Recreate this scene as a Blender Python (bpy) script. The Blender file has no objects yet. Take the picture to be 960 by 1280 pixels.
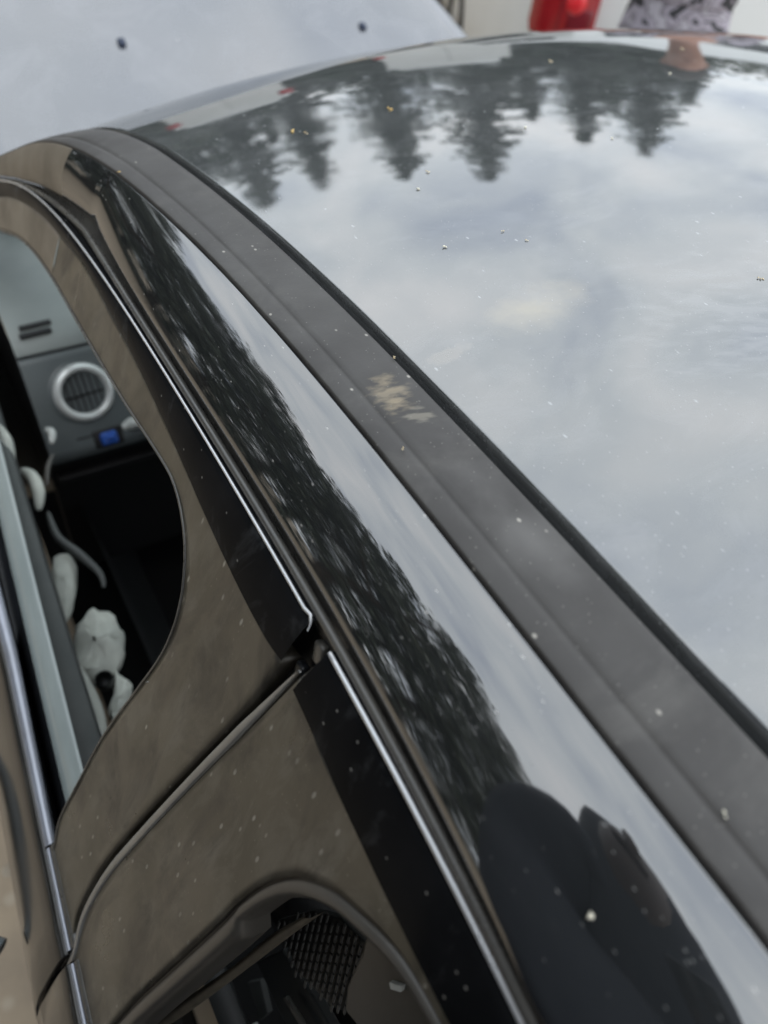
import bpy, bmesh, math, random
import numpy as np
from mathutils import Vector, Matrix
random.seed(7)
R = math.radians
scene = bpy.context.scene
COL = scene.collection

# ------------------------------------------------------------------ camera, sky, sun, exposure
cam_d = bpy.data.cameras.new('camera'); cam = bpy.data.objects.new('camera', cam_d); COL.objects.link(cam)
scene.camera = cam
yaw, pit, rol = R(37.84), R(48.29), R(9.81)
f = Vector((math.sin(yaw)*math.cos(pit), math.cos(yaw)*math.cos(pit), -math.sin(pit)))
r = Vector((math.cos(yaw), -math.sin(yaw), 0)); u = r.cross(f)
r2 = r*math.cos(rol)+u*math.sin(rol); u2 = u*math.cos(rol)-r*math.sin(rol)
CAM = Vector((-.708, -.1844, 1.7535))
cam.matrix_world = Matrix(((r2.x, u2.x, -f.x, CAM.x), (r2.y, u2.y, -f.y, CAM.y), (r2.z, u2.z, -f.z, CAM.z), (0, 0, 0, 1)))
cam_d.sensor_fit = 'VERTICAL'; cam_d.sensor_height = 36; cam_d.lens = 27
cam_d.clip_start = .01; cam_d.clip_end = 600
cam_d.dof.use_dof = True; cam_d.dof.focus_distance = .50; cam_d.dof.aperture_fstop = 5.0

SUN_EL, SUN_AZ = R(58), R(200)
world = bpy.data.worlds.new('World'); scene.world = world; world.use_nodes = True
nt = world.node_tree; nt.nodes.clear()
def N(tree, typ, **kw):
    n = tree.nodes.new(typ)
    for k, v in kw.items(): setattr(n, k, v)
    return n
out = N(nt, 'ShaderNodeOutputWorld'); bg = N(nt, 'ShaderNodeBackground'); bg.inputs[1].default_value = .1
sky = N(nt, 'ShaderNodeTexSky', sky_type='NISHITA', sun_disc=False, sun_elevation=SUN_EL, sun_rotation=SUN_AZ)
tc = N(nt, 'ShaderNodeTexCoord'); sep = N(nt, 'ShaderNodeSeparateXYZ'); nt.links.new(tc.outputs['Generated'], sep.inputs[0])
mx = N(nt, 'ShaderNodeMath', operation='MAXIMUM'); nt.links.new(sep.outputs[2], mx.inputs[0]); mx.inputs[1].default_value = 0
ad = N(nt, 'ShaderNodeMath', operation='ADD'); nt.links.new(mx.outputs[0], ad.inputs[0]); ad.inputs[1].default_value = .35
dx = N(nt, 'ShaderNodeMath', operation='DIVIDE'); nt.links.new(sep.outputs[0], dx.inputs[0]); nt.links.new(ad.outputs[0], dx.inputs[1])
dy = N(nt, 'ShaderNodeMath', operation='DIVIDE'); nt.links.new(sep.outputs[1], dy.inputs[0]); nt.links.new(ad.outputs[0], dy.inputs[1])
cb = N(nt, 'ShaderNodeCombineXYZ'); nt.links.new(dx.outputs[0], cb.inputs[0]); nt.links.new(dy.outputs[0], cb.inputs[1])
n1 = N(nt, 'ShaderNodeTexNoise'); n1.inputs['Scale'].default_value = 3.6; n1.inputs['Detail'].default_value = 5; n1.inputs['Roughness'].default_value = .52
n1.inputs['Distortion'].default_value = .4
nt.links.new(cb.outputs[0], n1.inputs['Vector'])
cr = N(nt, 'ShaderNodeValToRGB'); nt.links.new(n1.outputs[0], cr.inputs[0])
e = cr.color_ramp.elements
e[0].position = .30; e[0].color = (.51, .57, .67, 1)
e[1].position = .70; e[1].color = (.97, .985, 1, 1)
m_ = cr.color_ramp.elements.new(.5); m_.color = (.75, .805, .85, 1)
sc_ = N(nt, 'ShaderNodeVectorMath', operation='SCALE'); nt.links.new(cr.outputs[0], sc_.inputs[0]); sc_.inputs[3].default_value = 24.5
mixw = N(nt, 'ShaderNodeMixRGB'); mixw.inputs[0].default_value = .93
nt.links.new(sky.outputs[0], mixw.inputs[1]); nt.links.new(sc_.outputs[0], mixw.inputs[2])
nt.links.new(mixw.outputs[0], bg.inputs[0]); nt.links.new(bg.outputs[0], out.inputs[0])

sd = bpy.data.lights.new('sun', 'SUN'); sd.energy = .6; sd.angle = R(25); sd.color = (1, .96, .9)
sun = bpy.data.objects.new('sun', sd); COL.objects.link(sun)
sun.rotation_euler = Vector((-math.sin(SUN_AZ)*math.cos(SUN_EL), -math.cos(SUN_AZ)*math.cos(SUN_EL), -math.sin(SUN_EL))).to_track_quat('-Z', 'Y').to_euler()
vs = scene.view_settings; vs.view_transform = 'Standard'; vs.look = 'None'; vs.exposure = 0; vs.gamma = 1; vs.use_curve_mapping = False
scene.cycles.max_bounces = 8; scene.cycles.transparent_max_bounces = 8

# ------------------------------------------------------------------ materials
MATS = {}
def mat(name, base, rough=.5, ior=1.5, metal=0, var=None, vscale=8., rvar=0., bump=0., bscale=60., spec=None, emit=None):
    """base colour, optional second colour `var` mixed by noise, roughness variation and fine relief"""
    m = bpy.data.materials.new(name); m.use_nodes = True; t = m.node_tree; b = t.nodes['Principled BSDF']
    b.inputs['Base Color'].default_value = (*base, 1); b.inputs['Roughness'].default_value = rough
    b.inputs['IOR'].default_value = ior; b.inputs['Metallic'].default_value = metal
    geo = N(t, 'ShaderNodeNewGeometry')
    if var is not None:
        n = N(t, 'ShaderNodeTexNoise'); n.inputs['Scale'].default_value = vscale; n.inputs['Detail'].default_value = 6; n.inputs['Roughness'].default_value = .6
        t.links.new(geo.outputs['Position'], n.inputs['Vector'])
        c = N(t, 'ShaderNodeValToRGB'); t.links.new(n.outputs[0], c.inputs[0])
        c.color_ramp.elements[0].position = .35; c.color_ramp.elements[0].color = (*base, 1)
        c.color_ramp.elements[1].position = .68; c.color_ramp.elements[1].color = (*var, 1)
        t.links.new(c.outputs[0], b.inputs['Base Color'])
    if rvar:
        n = N(t, 'ShaderNodeTexNoise'); n.inputs['Scale'].default_value = vscale*1.7; n.inputs['Detail'].default_value = 5
        t.links.new(geo.outputs['Position'], n.inputs['Vector'])
        mr = N(t, 'ShaderNodeMapRange'); t.links.new(n.outputs[0], mr.inputs[0]); mr.inputs[1].default_value = .3; mr.inputs[2].default_value = .7
        mr.inputs[3].default_value = max(0, rough-rvar); mr.inputs[4].default_value = rough+rvar
        t.links.new(mr.outputs[0], b.inputs['Roughness'])
    if bump:
        n = N(t, 'ShaderNodeTexNoise'); n.inputs['Scale'].default_value = bscale; n.inputs['Detail'].default_value = 4
        t.links.new(geo.outputs['Position'], n.inputs['Vector'])
        bp = N(t, 'ShaderNodeBump'); bp.inputs['Strength'].default_value = bump; bp.inputs['Distance'].default_value = .002
        t.links.new(n.outputs[0], bp.inputs['Height']); t.links.new(bp.outputs[0], b.inputs['Normal'])
    if emit: b.inputs['Emission Color'].default_value = (*emit, 1); b.inputs['Emission Strength'].default_value = 1
    MATS[name] = m
    return m

def add_layer(m, colour, fac_builder, rough=None):
    """lay dirt of `colour` over the material where fac_builder's socket is 1"""
    t = m.node_tree; b = t.nodes['Principled BSDF']
    s = fac_builder(t)
    mixn = N(t, 'ShaderNodeMixRGB'); t.links.new(s, mixn.inputs[0])
    if b.inputs['Base Color'].is_linked: t.links.new(b.inputs['Base Color'].links[0].from_socket, mixn.inputs[1])
    else: mixn.inputs[1].default_value = b.inputs['Base Color'].default_value
    mixn.inputs[2].default_value = (*colour, 1); t.links.new(mixn.outputs[0], b.inputs['Base Color'])
    if rough is not None:
        mr = N(t, 'ShaderNodeMixRGB'); t.links.new(s, mr.inputs[0])
        if b.inputs['Roughness'].is_linked: t.links.new(b.inputs['Roughness'].links[0].from_socket, mr.inputs[1])
        else:
            v = b.inputs['Roughness'].default_value; mr.inputs[1].default_value = (v, v, v, 1)
        mr.inputs[2].default_value = (rough, rough, rough, 1); t.links.new(mr.outputs[0], b.inputs['Roughness'])

def pos(t, scale=(1, 1, 1), rot=(0, 0, 0), loc=(0, 0, 0)):
    g = N(t, 'ShaderNodeNewGeometry'); mp = N(t, 'ShaderNodeMapping')
    mp.inputs['Location'].default_value = loc; mp.inputs['Rotation'].default_value = rot; mp.inputs['Scale'].default_value = scale
    t.links.new(g.outputs['Position'], mp.inputs[0]); return mp.outputs[0]
def specks(scale, size, stretch=(1, 1, 1), rot=(0, 0, 0), strength=1., keep=.5):
    def fb(t):
        v = N(t, 'ShaderNodeTexVoronoi'); v.inputs['Scale'].default_value = scale
        t.links.new(pos(t, stretch, rot), v.inputs['Vector'])
        a = N(t, 'ShaderNodeMapRange'); t.links.new(v.outputs['Distance'], a.inputs[0])
        a.inputs[1].default_value = size*.5; a.inputs[2].default_value = size; a.inputs[3].default_value = strength; a.inputs[4].default_value = 0
        s = N(t, 'ShaderNodeSeparateXYZ'); t.links.new(v.outputs['Color'], s.inputs[0])
        g = N(t, 'ShaderNodeMath', operation='GREATER_THAN'); t.links.new(s.outputs[0], g.inputs[0]); g.inputs[1].default_value = 1-keep
        m = N(t, 'ShaderNodeMath', operation='MULTIPLY'); t.links.new(a.outputs[0], m.inputs[0]); t.links.new(g.outputs[0], m.inputs[1])
        return m.outputs[0]
    return fb
def smear(scale, thr, strength, stretch=(1, 1, 1), rot=(0, 0, 0), soft=.25):
    def fb(t):
        n = N(t, 'ShaderNodeTexNoise'); n.inputs['Scale'].default_value = scale; n.inputs['Detail'].default_value = 7; n.inputs['Roughness'].default_value = .65; n.inputs['Distortion'].default_value = .6
        t.links.new(pos(t, stretch, rot), n.inputs['Vector'])
        a = N(t, 'ShaderNodeMapRange'); t.links.new(n.outputs[0], a.inputs[0]); a.inputs[1].default_value = thr; a.inputs[2].default_value = thr+soft
        a.inputs[3].default_value = 0; a.inputs[4].default_value = strength
        return a.outputs[0]
    return fb
def blotch(centre, size, rotz, nscale, thr, strength=1., soft=.12, nst=(1, 1, 1)):
    """an elliptical stain broken up by noise"""
    def fb(t):
        g = N(t, 'ShaderNodeNewGeometry')
        sb = N(t, 'ShaderNodeVectorMath', operation='SUBTRACT'); t.links.new(g.outputs['Position'], sb.inputs[0]); sb.inputs[1].default_value = centre
        rt = N(t, 'ShaderNodeVectorRotate'); rt.rotation_type = 'Z_AXIS'; t.links.new(sb.outputs[0], rt.inputs['Vector']); rt.inputs['Angle'].default_value = -rotz
        dv = N(t, 'ShaderNodeVectorMath', operation='DIVIDE'); t.links.new(rt.outputs[0], dv.inputs[0]); dv.inputs[1].default_value = (size[0], size[1], 1)
        ln = N(t, 'ShaderNodeVectorMath', operation='LENGTH'); t.links.new(dv.outputs[0], ln.inputs[0])
        inv = N(t, 'ShaderNodeMapRange'); t.links.new(ln.outputs['Value'], inv.inputs[0]); inv.inputs[1].default_value = 0; inv.inputs[2].default_value = 1.1
        inv.inputs[3].default_value = 1; inv.inputs[4].default_value = 0
        n = N(t, 'ShaderNodeTexNoise'); n.inputs['Scale'].default_value = nscale; n.inputs['Detail'].default_value = 3
        mp = N(t, 'ShaderNodeMapping'); mp.inputs['Scale'].default_value = nst; t.links.new(rt.outputs[0], mp.inputs[0]); t.links.new(mp.outputs[0], n.inputs['Vector'])
        m = N(t, 'ShaderNodeMath', operation='MULTIPLY'); t.links.new(inv.outputs[0], m.inputs[0]); t.links.new(n.outputs[0], m.inputs[1])
        a = N(t, 'ShaderNodeMapRange'); t.links.new(m.outputs[0], a.inputs[0]); a.inputs[1].default_value = thr; a.inputs[2].default_value = thr+soft
        a.inputs[3].default_value = 0; a.inputs[4].default_value = strength
        return a.outputs[0]
    return fb

PAINT_IOR = 2.55
m_roof = mat('roof_paint', (.060, .065, .066), .035, PAINT_IOR, var=(.084, .089, .090), vscale=7, rvar=.03)
add_layer(m_roof, (.34, .29, .19), blotch((-.378, .118, 1.488), (.062, .032, 1), R(8), 45, .13, .55, .42), .35)
add_layer(m_roof, (.22, .20, .17), blotch((-.455, .105, 1.478), (.03, .014, 1), R(10), 90, .26, .5, .15), .5)
add_layer(m_roof, (.62, .64, .66), specks(75, .075, (1, .7, 1), (0, 0, R(30)), .7, .05), .4)
add_layer(m_roof, (.5, .52, .54), specks(210, .20, (1, .42, 1), (0, 0, R(-30)), .45, .05), .4)
add_layer(m_roof, (.20, .205, .21), blotch((-.28, .04, 1.49), (.2, .2, 1), R(-30), 120, .36, .35, .2, (.35, 1, 1)), .3)
add_layer(m_roof, (.15, .155, .16), smear(24, .50, .55, (.6, 1, 1), (0, 0, R(35))), .12)
add_layer(m_roof, (.30, .305, .31), specks(520, .26, (1, .6, 1), (0, 0, R(10)), .5, .10), .4)
m_rail = mat('rail_paint', (.015, .0165, .0175), .035, PAINT_IOR, rvar=.02, vscale=12)
add_layer(m_rail, (.20, .20, .19), specks(620, .22, (1, .3, 1), (0, 0, R(4)), .6, .12), .4)
add_layer(m_rail, (.32, .31, .29), specks(240, .16, (1, .4, 1), (0, 0, R(5)), .75, .14), .4)
add_layer(m_rail, (.10, .10, .095), smear(45, .60, .5, (1, .3, 1)), .3)
m_hood = mat('hood_paint', (.06, .065, .078), .12, PAINT_IOR, var=(.08, .085, .1), vscale=4, rvar=.04)
add_layer(m_hood, (.16, .165, .18), smear(7, .48, .5), .3)
add_layer(m_hood, (.4, .4, .41), specks(45, .12, (1, 1, 1), (0, 0, 0), .6, .05), .5)
m_strip = mat('gloss_black_strip', (.008, .0085, .0095), .18, 1.14, rvar=.05, vscale=20, var=(.013, .0135, .015))
add_layer(m_strip, (.30, .29, .27), specks(190, .17, (1, .8, .8), (0, 0, 0), .8, .14), .5)
m_strip.node_tree.nodes['Principled BSDF'].inputs['Specular IOR Level'].default_value = .12
add_layer(m_strip, (.085, .088, .092), smear(26, .56, .7, (1, 1, .5)), .35)
m_dust = mat('dusty_black_paint', (.060, .053, .037), .34, 1.55, var=(.098, .086, .062), vscale=11, rvar=.10, bump=.03, bscale=400)
add_layer(m_dust, (.10, .085, .065), specks(9, .5, (1, 1, .35), (0, 0, 0), .35, .6))
add_layer(m_dust, (.36, .34, .29), specks(130, .20, (1, 1, .20), (R(20), 0, 0), .9, .30), .6)
add_layer(m_dust, (.22, .20, .16), specks(330, .22, (1, 1, .5), (0, 0, 0), .6, .2), .6)
add_layer(m_dust, (.17, .155, .125), smear(40, .47, .9, (1, 1, .13)), .5)
add_layer(m_dust, (.030, .027, .022), smear(19, .47, .9, (1, 1, .35), soft=.15))
m_pillar = mat('mud_dusted_paint', (.20, .172, .135), .45, 1.5, var=(.115, .098, .076), vscale=16, rvar=.08, bump=.05, bscale=200)
m_paint = mat('door_paint', (.018, .017, .016), .14, 1.5, var=(.034, .030, .025), vscale=9, rvar=.05)
m_mould = mat('matte_moulding', (.038, .035, .033), .42, 1.45, var=(.054, .051, .048), vscale=18, rvar=.06, bump=.04, bscale=500)
add_layer(m_mould, (.36, .30, .21), blotch((-.5035, .090, 1.477), (.024, .040, 1), R(-20), 190, .27, .70, .22, (.5, 1.2, 1)), .8)
add_layer(m_mould, (.26, .24, .20), blotch((-.50, .065, 1.477), (.02, .02, 1), R(-24), 150, .30, .6, .12, (.5, 1.8, 1)), .8)
add_layer(m_mould, (.17, .165, .16), blotch((-.505, -.02, 1.477), (.04, .14, 1), 0, 22, .3, .5, .3))
add_layer(m_mould, (.11, .105, .098), smear(30, .48, .7, (.5, .5, 1)), .6)
add_layer(m_mould, (.25, .24, .22), specks(420, .22, (1, 1, 1), (0, 0, 0), .6, .12), .7)
add_layer(m_mould, (.40, .38, .34), specks(150, .18, (1, .7, 1), (0, 0, 0), .85, .09), .7)
m_gap = mat('black_rubber_and_shade', (.006, .007, .009), .45)
m_rubber = mat('grey_rubber', (.06, .058, .055), .30, 1.6, var=(.09, .085, .075), vscale=30, rvar=.08)
m_edge = mat('door_edge_highlight', (.66, .67, .69), .30, 1.8, metal=.5, rvar=.05, vscale=25)  # whitish colour paints the sky highlight along the black door's edge
m_lead = mat('shut_edge_highlight', (.17, .17, .165), .25, 2.0, var=(.22, .215, .20), vscale=30)  # grey base paints the highlight on the rear door's rounded edge
m_bright = mat('bright_belt_trim', (.34, .36, .42), .22, 1.9, metal=.35, var=(.28, .29, .33), vscale=20, rvar=.05)
m_glassedge = mat('lowered_glass', (.27, .31, .305), .10, 1.6, var=(.33, .37, .36), vscale=6)
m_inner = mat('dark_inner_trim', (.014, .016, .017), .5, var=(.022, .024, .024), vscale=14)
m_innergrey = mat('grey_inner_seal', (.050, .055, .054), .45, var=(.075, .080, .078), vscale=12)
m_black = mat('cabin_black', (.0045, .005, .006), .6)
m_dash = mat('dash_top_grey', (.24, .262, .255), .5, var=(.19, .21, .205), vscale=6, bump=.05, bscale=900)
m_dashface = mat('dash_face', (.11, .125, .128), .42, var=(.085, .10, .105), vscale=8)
m_ring = mat('satin_silver_ring', (.66, .68, .67), .30, metal=.35)
m_slat = mat('vent_slat', (.009, .009, .010), .4)
m_blue = mat('blue_plastic', (.010, .055, .30), .35, var=(.02, .10, .42), vscale=120)
m_nozzle = mat('blue_black_nozzle', (.006, .016, .045), .3)
m_silver = mat('silver_plastic', (.5, .52, .5), .3)
m_white = mat('white_membrane', (.60, .62, .56), .6, var=(.42, .44, .40), vscale=22, bump=.2, bscale=60)
m_mesh = mat('mesh_fabric', (.030, .031, .030), .55)
m_meshdot = mat('mesh_fabric_bump', (.05, .05, .048), .45)
m_trim = mat('grey_brown_trim', (.060, .055, .048), .4, var=(.080, .074, .066), vscale=14)
m_tan = mat('dusty_guide_channel', (.115, .098, .072), .55, var=(.07, .06, .045), vscale=60)
m_wcar = mat('white_car_paint', (.72, .74, .74), .35, 1.5, var=(.66, .68, .67), vscale=2)
m_wglass = mat('dark_car_glass', (.02, .022, .024), .05, 1.6)
m_tyre = mat('tyre_rubber', (.02, .02, .02), .8)
m_rim = mat('wheel_rim', (.45, .46, .47), .3, metal=.8)
m_red = mat('red_lens', (.42, .012, .02), .18, 1.6, var=(.34, .012, .018), vscale=14)
m_redlamp = mat('bright_red_lamp', (.80, .03, .04), .15, 1.6)
m_reddark = mat('dark_red_lens', (.20, .012, .02), .15, 1.6)
m_bumper = mat('grey_bumper', (.16, .165, .165), .5)
m_skin = mat('skin', (.50, .27, .19), .5, var=(.42, .21, .15), vscale=20)
m_skin2 = mat('backlit_skin', (.085, .055, .042), .5, var=(.07, .045, .035), vscale=20)  # photographer's skin, with backlit shade put into the colour
m_hair = mat('hair', (.02, .015, .012), .6, var=(.035, .025, .02), vscale=60)
m_camo = mat('camo_cloth', (.34, .32, .37), .9, bump=.4, bscale=40)
t = m_camo.node_tree; b = t.nodes['Principled BSDF']
n = N(t, 'ShaderNodeTexNoise'); n.inputs['Scale'].default_value = 11; n.inputs['Detail'].default_value = 2; n.inputs['Distortion'].default_value = .8
t.links.new(pos(t, (1, 1, 1.3)), n.inputs['Vector'])
c = N(t, 'ShaderNodeValToRGB'); c.color_ramp.interpolation = 'CONSTANT'; t.links.new(n.outputs[0], c.inputs[0])
c.color_ramp.elements[0].color = (.05, .05, .055, 1); c.color_ramp.elements[1].position = .42; c.color_ramp.elements[1].color = (.40, .37, .43, 1)
q = c.color_ramp.elements.new(.54); q.color = (.24, .22, .25, 1); q = c.color_ramp.elements.new(.60); q.color = (.46, .44, .49, 1)
t.links.new(c.outputs[0], b.inputs['Base Color'])
m_shirt = mat('rust_red_cloth', (.26, .075, .055), .9, bump=.3, bscale=60)
m_jacket = mat('dark_blue_jacket', (.022, .027, .038), .8, var=(.032, .036, .048), vscale=20, bump=.3, bscale=80)
m_jeans = mat('dark_jeans', (.035, .045, .07), .9)
m_shoe = mat('shoe', (.03, .03, .03), .6)
m_phone = mat('phone_body', (.015, .015, .018), .15)
m_screen = mat('phone_screen', (.01, .01, .012), .05)
m_ground = mat('dry_dirt', (.38, .305, .22), .95, var=(.27, .22, .165), vscale=5, bump=.8, bscale=18)
add_layer(m_ground, (.42, .36, .28), specks(22, .42, (1, 1, 1), (0, 0, 0), .8, .4))
m_stone = mat('pale_stone', (.38, .33, .26), .9, var=(.26, .22, .17), vscale=9)
m_bark = mat('bark', (.09, .065, .045), .95, var=(.05, .038, .028), vscale=6, bump=.8, bscale=12)
m_needle = mat('spruce_needles', (.030, .050, .036), .6, var=(.055, .075, .050), vscale=1.2)
m_leaf = mat('broad_leaves', (.062, .080, .056), .45, var=(.125, .14, .105), vscale=2.5)
m_leaf2 = mat('hedge_leaves', (.05, .07, .04), .6, var=(.08, .10, .055), vscale=1.3)
m_bud = mat('bud_scale', (.62, .47, .26), .6, var=(.80, .72, .52), vscale=300)
m_budw = mat('pale_petal', (.80, .76, .62), .6)
m_seed = mat('golden_seed', (.65, .45, .16), .5)
# thin window glass: mostly clear, mirrors the sky
m_glass = bpy.data.materials.new('window_glass'); m_glass.use_nodes = True; t = m_glass.node_tree; t.nodes.clear()
o_ = N(t, 'ShaderNodeOutputMaterial'); tr = N(t, 'ShaderNodeBsdfTransparent'); tr.inputs[0].default_value = (.78, .86, .83, 1)
gl = N(t, 'ShaderNodeBsdfGlossy'); gl.inputs['Roughness'].default_value = .03; fr = N(t, 'ShaderNodeFresnel'); fr.inputs[0].default_value = 1.55
mx_ = N(t, 'ShaderNodeMixShader'); t.links.new(fr.outputs[0], mx_.inputs[0]); t.links.new(tr.outputs[0], mx_.inputs[1]); t.links.new(gl.outputs[0], mx_.inputs[2]); t.links.new(mx_.outputs[0], o_.inputs[0])

# ------------------------------------------------------------------ helpers
def link_mesh(name, vs_, fs, m, parent=None, smooth=True, mats=None, midx=None):
    me = bpy.data.meshes.new(name); me.from_pydata([tuple(v) for v in vs_], [], fs); me.validate(); me.update()
    if smooth: me.polygons.foreach_set('use_smooth', [True]*len(me.polygons))
    for mm in (mats or [m]): me.materials.append(mm)
    if midx: me.polygons.foreach_set('material_index', midx)
    o = bpy.data.objects.new(name, me); COL.objects.link(o)
    if parent: o.parent = parent
    return o
def thing(name, label, cat, loc=(0, 0, 0), rz=0, group=None):
    o = bpy.data.objects.new(name, None); COL.objects.link(o); o.location = loc; o.rotation_euler = (0, 0, rz)
    o.empty_display_size = .1
    o['label'] = label; o['category'] = cat
    if group: o['group'] = group
    return o
def tag(o, label=None, cat=None, group=None, kind=None):
    if label: o['label'] = label
    if cat: o['category'] = cat
    if group: o['group'] = group
    if kind: o['kind'] = kind
    return o
class MB:
    def __init__(s): s.v = []; s.f = []
    def grid(s, rows, flip=False, close=False):
        n = len(rows[0]); b0 = len(s.v)
        for rw in rows: s.v += [tuple(p) for p in rw]
        for i in range(len(rows)-1):
            for j in range(n if close else n-1):
                a, b, c, d = b0+i*n+j, b0+i*n+(j+1) % n, b0+(i+1)*n+(j+1) % n, b0+(i+1)*n+j
                s.f.append((d, c, b, a) if flip else (a, b, c, d))
        return s
    def tube(s, path, rad, seg=8, cap=True):
        P = [Vector(p) for p in path]; rows = []
        rr = rad if isinstance(rad, (list, tuple)) else [rad]*len(P)
        up = Vector((.13, .21, .97))
        for i, p in enumerate(P):
            tdir = (P[min(i+1, len(P)-1)]-P[max(i-1, 0)]).normalized()
            a = tdir.cross(up)
            if a.length < .1: a = tdir.cross(Vector((1, 0, 0)))
            a.normalize(); b = tdir.cross(a)
            rows.append([p+(a*math.cos(k*2*math.pi/seg)+b*math.sin(k*2*math.pi/seg))*rr[i] for k in range(seg)])
        b0 = len(s.v); s.grid(rows, close=True)
        if cap:
            s.f.append(tuple(b0+k for k in range(seg))); e0 = b0+(len(P)-1)*seg; s.f.append(tuple(e0+seg-1-k for k in range(seg)))
        return s
    def box(s, c, h, ax=None):
        c = Vector(c); X, Y, Z = ax or (Vector((1, 0, 0)), Vector((0, 1, 0)), Vector((0, 0, 1)))
        b0 = len(s.v)
        for dz in (-1, 1):
            for dy_, dx_ in ((-1, -1), (-1, 1), (1, 1), (1, -1)): s.v.append(tuple(c+X*dx_*h[0]+Y*dy_*h[1]+Z*dz*h[2]))
        for q in ((3, 2, 1, 0), (4, 5, 6, 7), (0, 1, 5, 4), (1, 2, 6, 5), (2, 3, 7, 6), (3, 0, 4, 7)): s.f.append(tuple(b0+i for i in q))
        return s
    def prism(s, pts, vec):
        b0 = len(s.v); n = len(pts); vec = Vector(vec)
        s.v += [tuple(p) for p in pts] + [tuple(Vector(p)+vec) for p in pts]
        s.f.append(tuple(b0+i for i in range(n))); s.f.append(tuple(b0+n+n-1-i for i in range(n)))
        for i in range(n): j = (i+1) % n; s.f.append((b0+i, b0+n+i, b0+n+j, b0+j))
        return s
    def lathe(s, prof, c, axis='Y', seg=32, closed=False):
        rows = []
        for rad, h in prof:
            rw = []
            for k in range(seg):
                a = 2*math.pi*k/seg; x, y = rad*math.cos(a), rad*math.sin(a)
                rw.append({'Y': (c[0]+x, c[1]+h, c[2]+y), 'Z': (c[0]+x, c[1]+y, c[2]+h), 'X': (c[0]+h, c[1]+x, c[2]+y)}[axis])
            rows.append(rw)
        if closed: rows.append(rows[0])
        return s.grid(rows, close=True)
    def build(s, name, m, parent=None, smooth=True, bevel=0):
        o = link_mesh(name, s.v, s.f, m, parent, smooth)
        if bevel:
            bv = o.modifiers.new('bevel', 'BEVEL'); bv.width = bevel; bv.segments = 2; bv.limit_method = 'ANGLE'
        return o
def resample(pts, n):
    P = [np.array(p, float) for p in pts]
    # Catmull-Rom densify, then equal arc length
    D = []
    for i in range(len(P)-1):
        p0, p1, p2, p3 = P[max(i-1, 0)], P[i], P[i+1], P[min(i+2, len(P)-1)]
        for k in range(12):
            s = k/12; D.append(.5*((2*p1)+(-p0+p2)*s+(2*p0-5*p1+4*p2-p3)*s*s+(-p0+3*p1-3*p2+p3)*s**3))
    D.append(P[-1]); D = np.array(D)
    for _ in range(3): D[1:-1] = (D[:-2]+2*D[1:-1]+D[2:])/4
    L = np.concatenate([[0], np.cumsum(np.linalg.norm(np.diff(D, axis=0), axis=1))])
    q = np.linspace(0, L[-1], n)
    return np.stack([np.interp(q, L, D[:, k]) for k in range(D.shape[1])], 1)

# ------------------------------------------------------------------ the car's shape
_y = np.linspace(-4, 4, 8001)
def _slope(y):
    s0 = .085*2/1.02**2*.85
    s = .085*2/1.02**2*(np.minimum(y, .45)+.4)
    tt = np.clip((y-.475)/.3, 0, 1); tt = tt*tt*(3-2*tt)
    return -np.where(y >= .45, s0+(.53-s0)*tt, s)
_z = np.cumsum(_slope(_y))*(_y[1]-_y[0]); _z += 1.492-np.interp(-.4, _y, _z)
def zg(y): return float(np.interp(y, _y, _z))
XC = .08; HW = .558
def rz(x, y):
    c = 1-((x-XC)/.56)**2
    return zg(y-.08*c)+.03*c
def side_x(y, z):
    h = 1.42-z; return -.596+.07*y-.4*h-.09*h*h
def side(y, z, off=0.):   # off > 0 is outward
    return Vector((side_x(y, z)-off*.92, y, z+off*.38))
def poly(ys, xs, deg=3):
    return np.poly1d(np.polyfit(ys, xs, deg))
_ml = poly([.511, .4265, .3434, .2701, .1981, .1408, .0857, .0614, .0182, -.0121, -.0408, -.122, -.1422, -.1743, -.1968, -.2121],
           [-.5429, -.5345, -.5312, -.5295, -.5297, -.5303, -.5315, -.5316, -.5328, -.5337, -.5348, -.5370, -.5371, -.5375, -.5385, -.5393])
_mr = poly([.5342, .4544, .3761, .2929, .1748, .1176, .0624, .023, -.0209, -.0607, -.1506, -.1684],
           [-.4954, -.4893, -.4851, -.4839, -.4840, -.4858, -.4870, -.4870, -.4872, -.4880, -.4902, -.4910])
_rl = poly([.5433, .439, .3449, .2669, .1895, .1416, .0969, .0118, -.0204, -.0628, -.0974, -.1494, -.17, -.1923],
           [-.5582, -.5706, -.5765, -.5792, -.5816, -.5830, -.5850, -.5885, -.5900, -.5915, -.5935, -.6015, -.6035, -.6060])
_dz = poly([.8068, .7061, .6208, .5379, .4584, .3853, .3134, .2218, .1576, .1021, .0223, 0, -.04, -.0968, -.1596, -.1906],
           [1.2729, 1.3099, 1.3382, 1.3573, 1.3690, 1.3789, 1.3882, 1.3995, 1.4050, 1.4120, 1.4182, 1.4195, 1.4190, 1.4220, 1.4232, 1.4240], 4)
def ext(fn, y, lo, hi, slo, shi):
    if y > hi: return float(fn(hi)+shi*(y-hi))
    if y < lo: return float(fn(lo)+slo*(y-lo))
    return float(fn(y))
def door_top(y):
    z = ext(_dz, y, -.19, .78, .0, -.42) if y > -.19 else float(_dz(-.19))-.02*(y+.19)**2
    if y > .9: z -= .35*(y-.9)**2
    return side(y, z)
def mould_l(y):
    return Vector((ext(_ml, y, -.21, .50, .04, -.135), y, zg(y)-.006))
def mould_r(y):
    return Vector((ext(_mr, y, -.165, .52, .02, -.14), y, zg(y)-.0))
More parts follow.
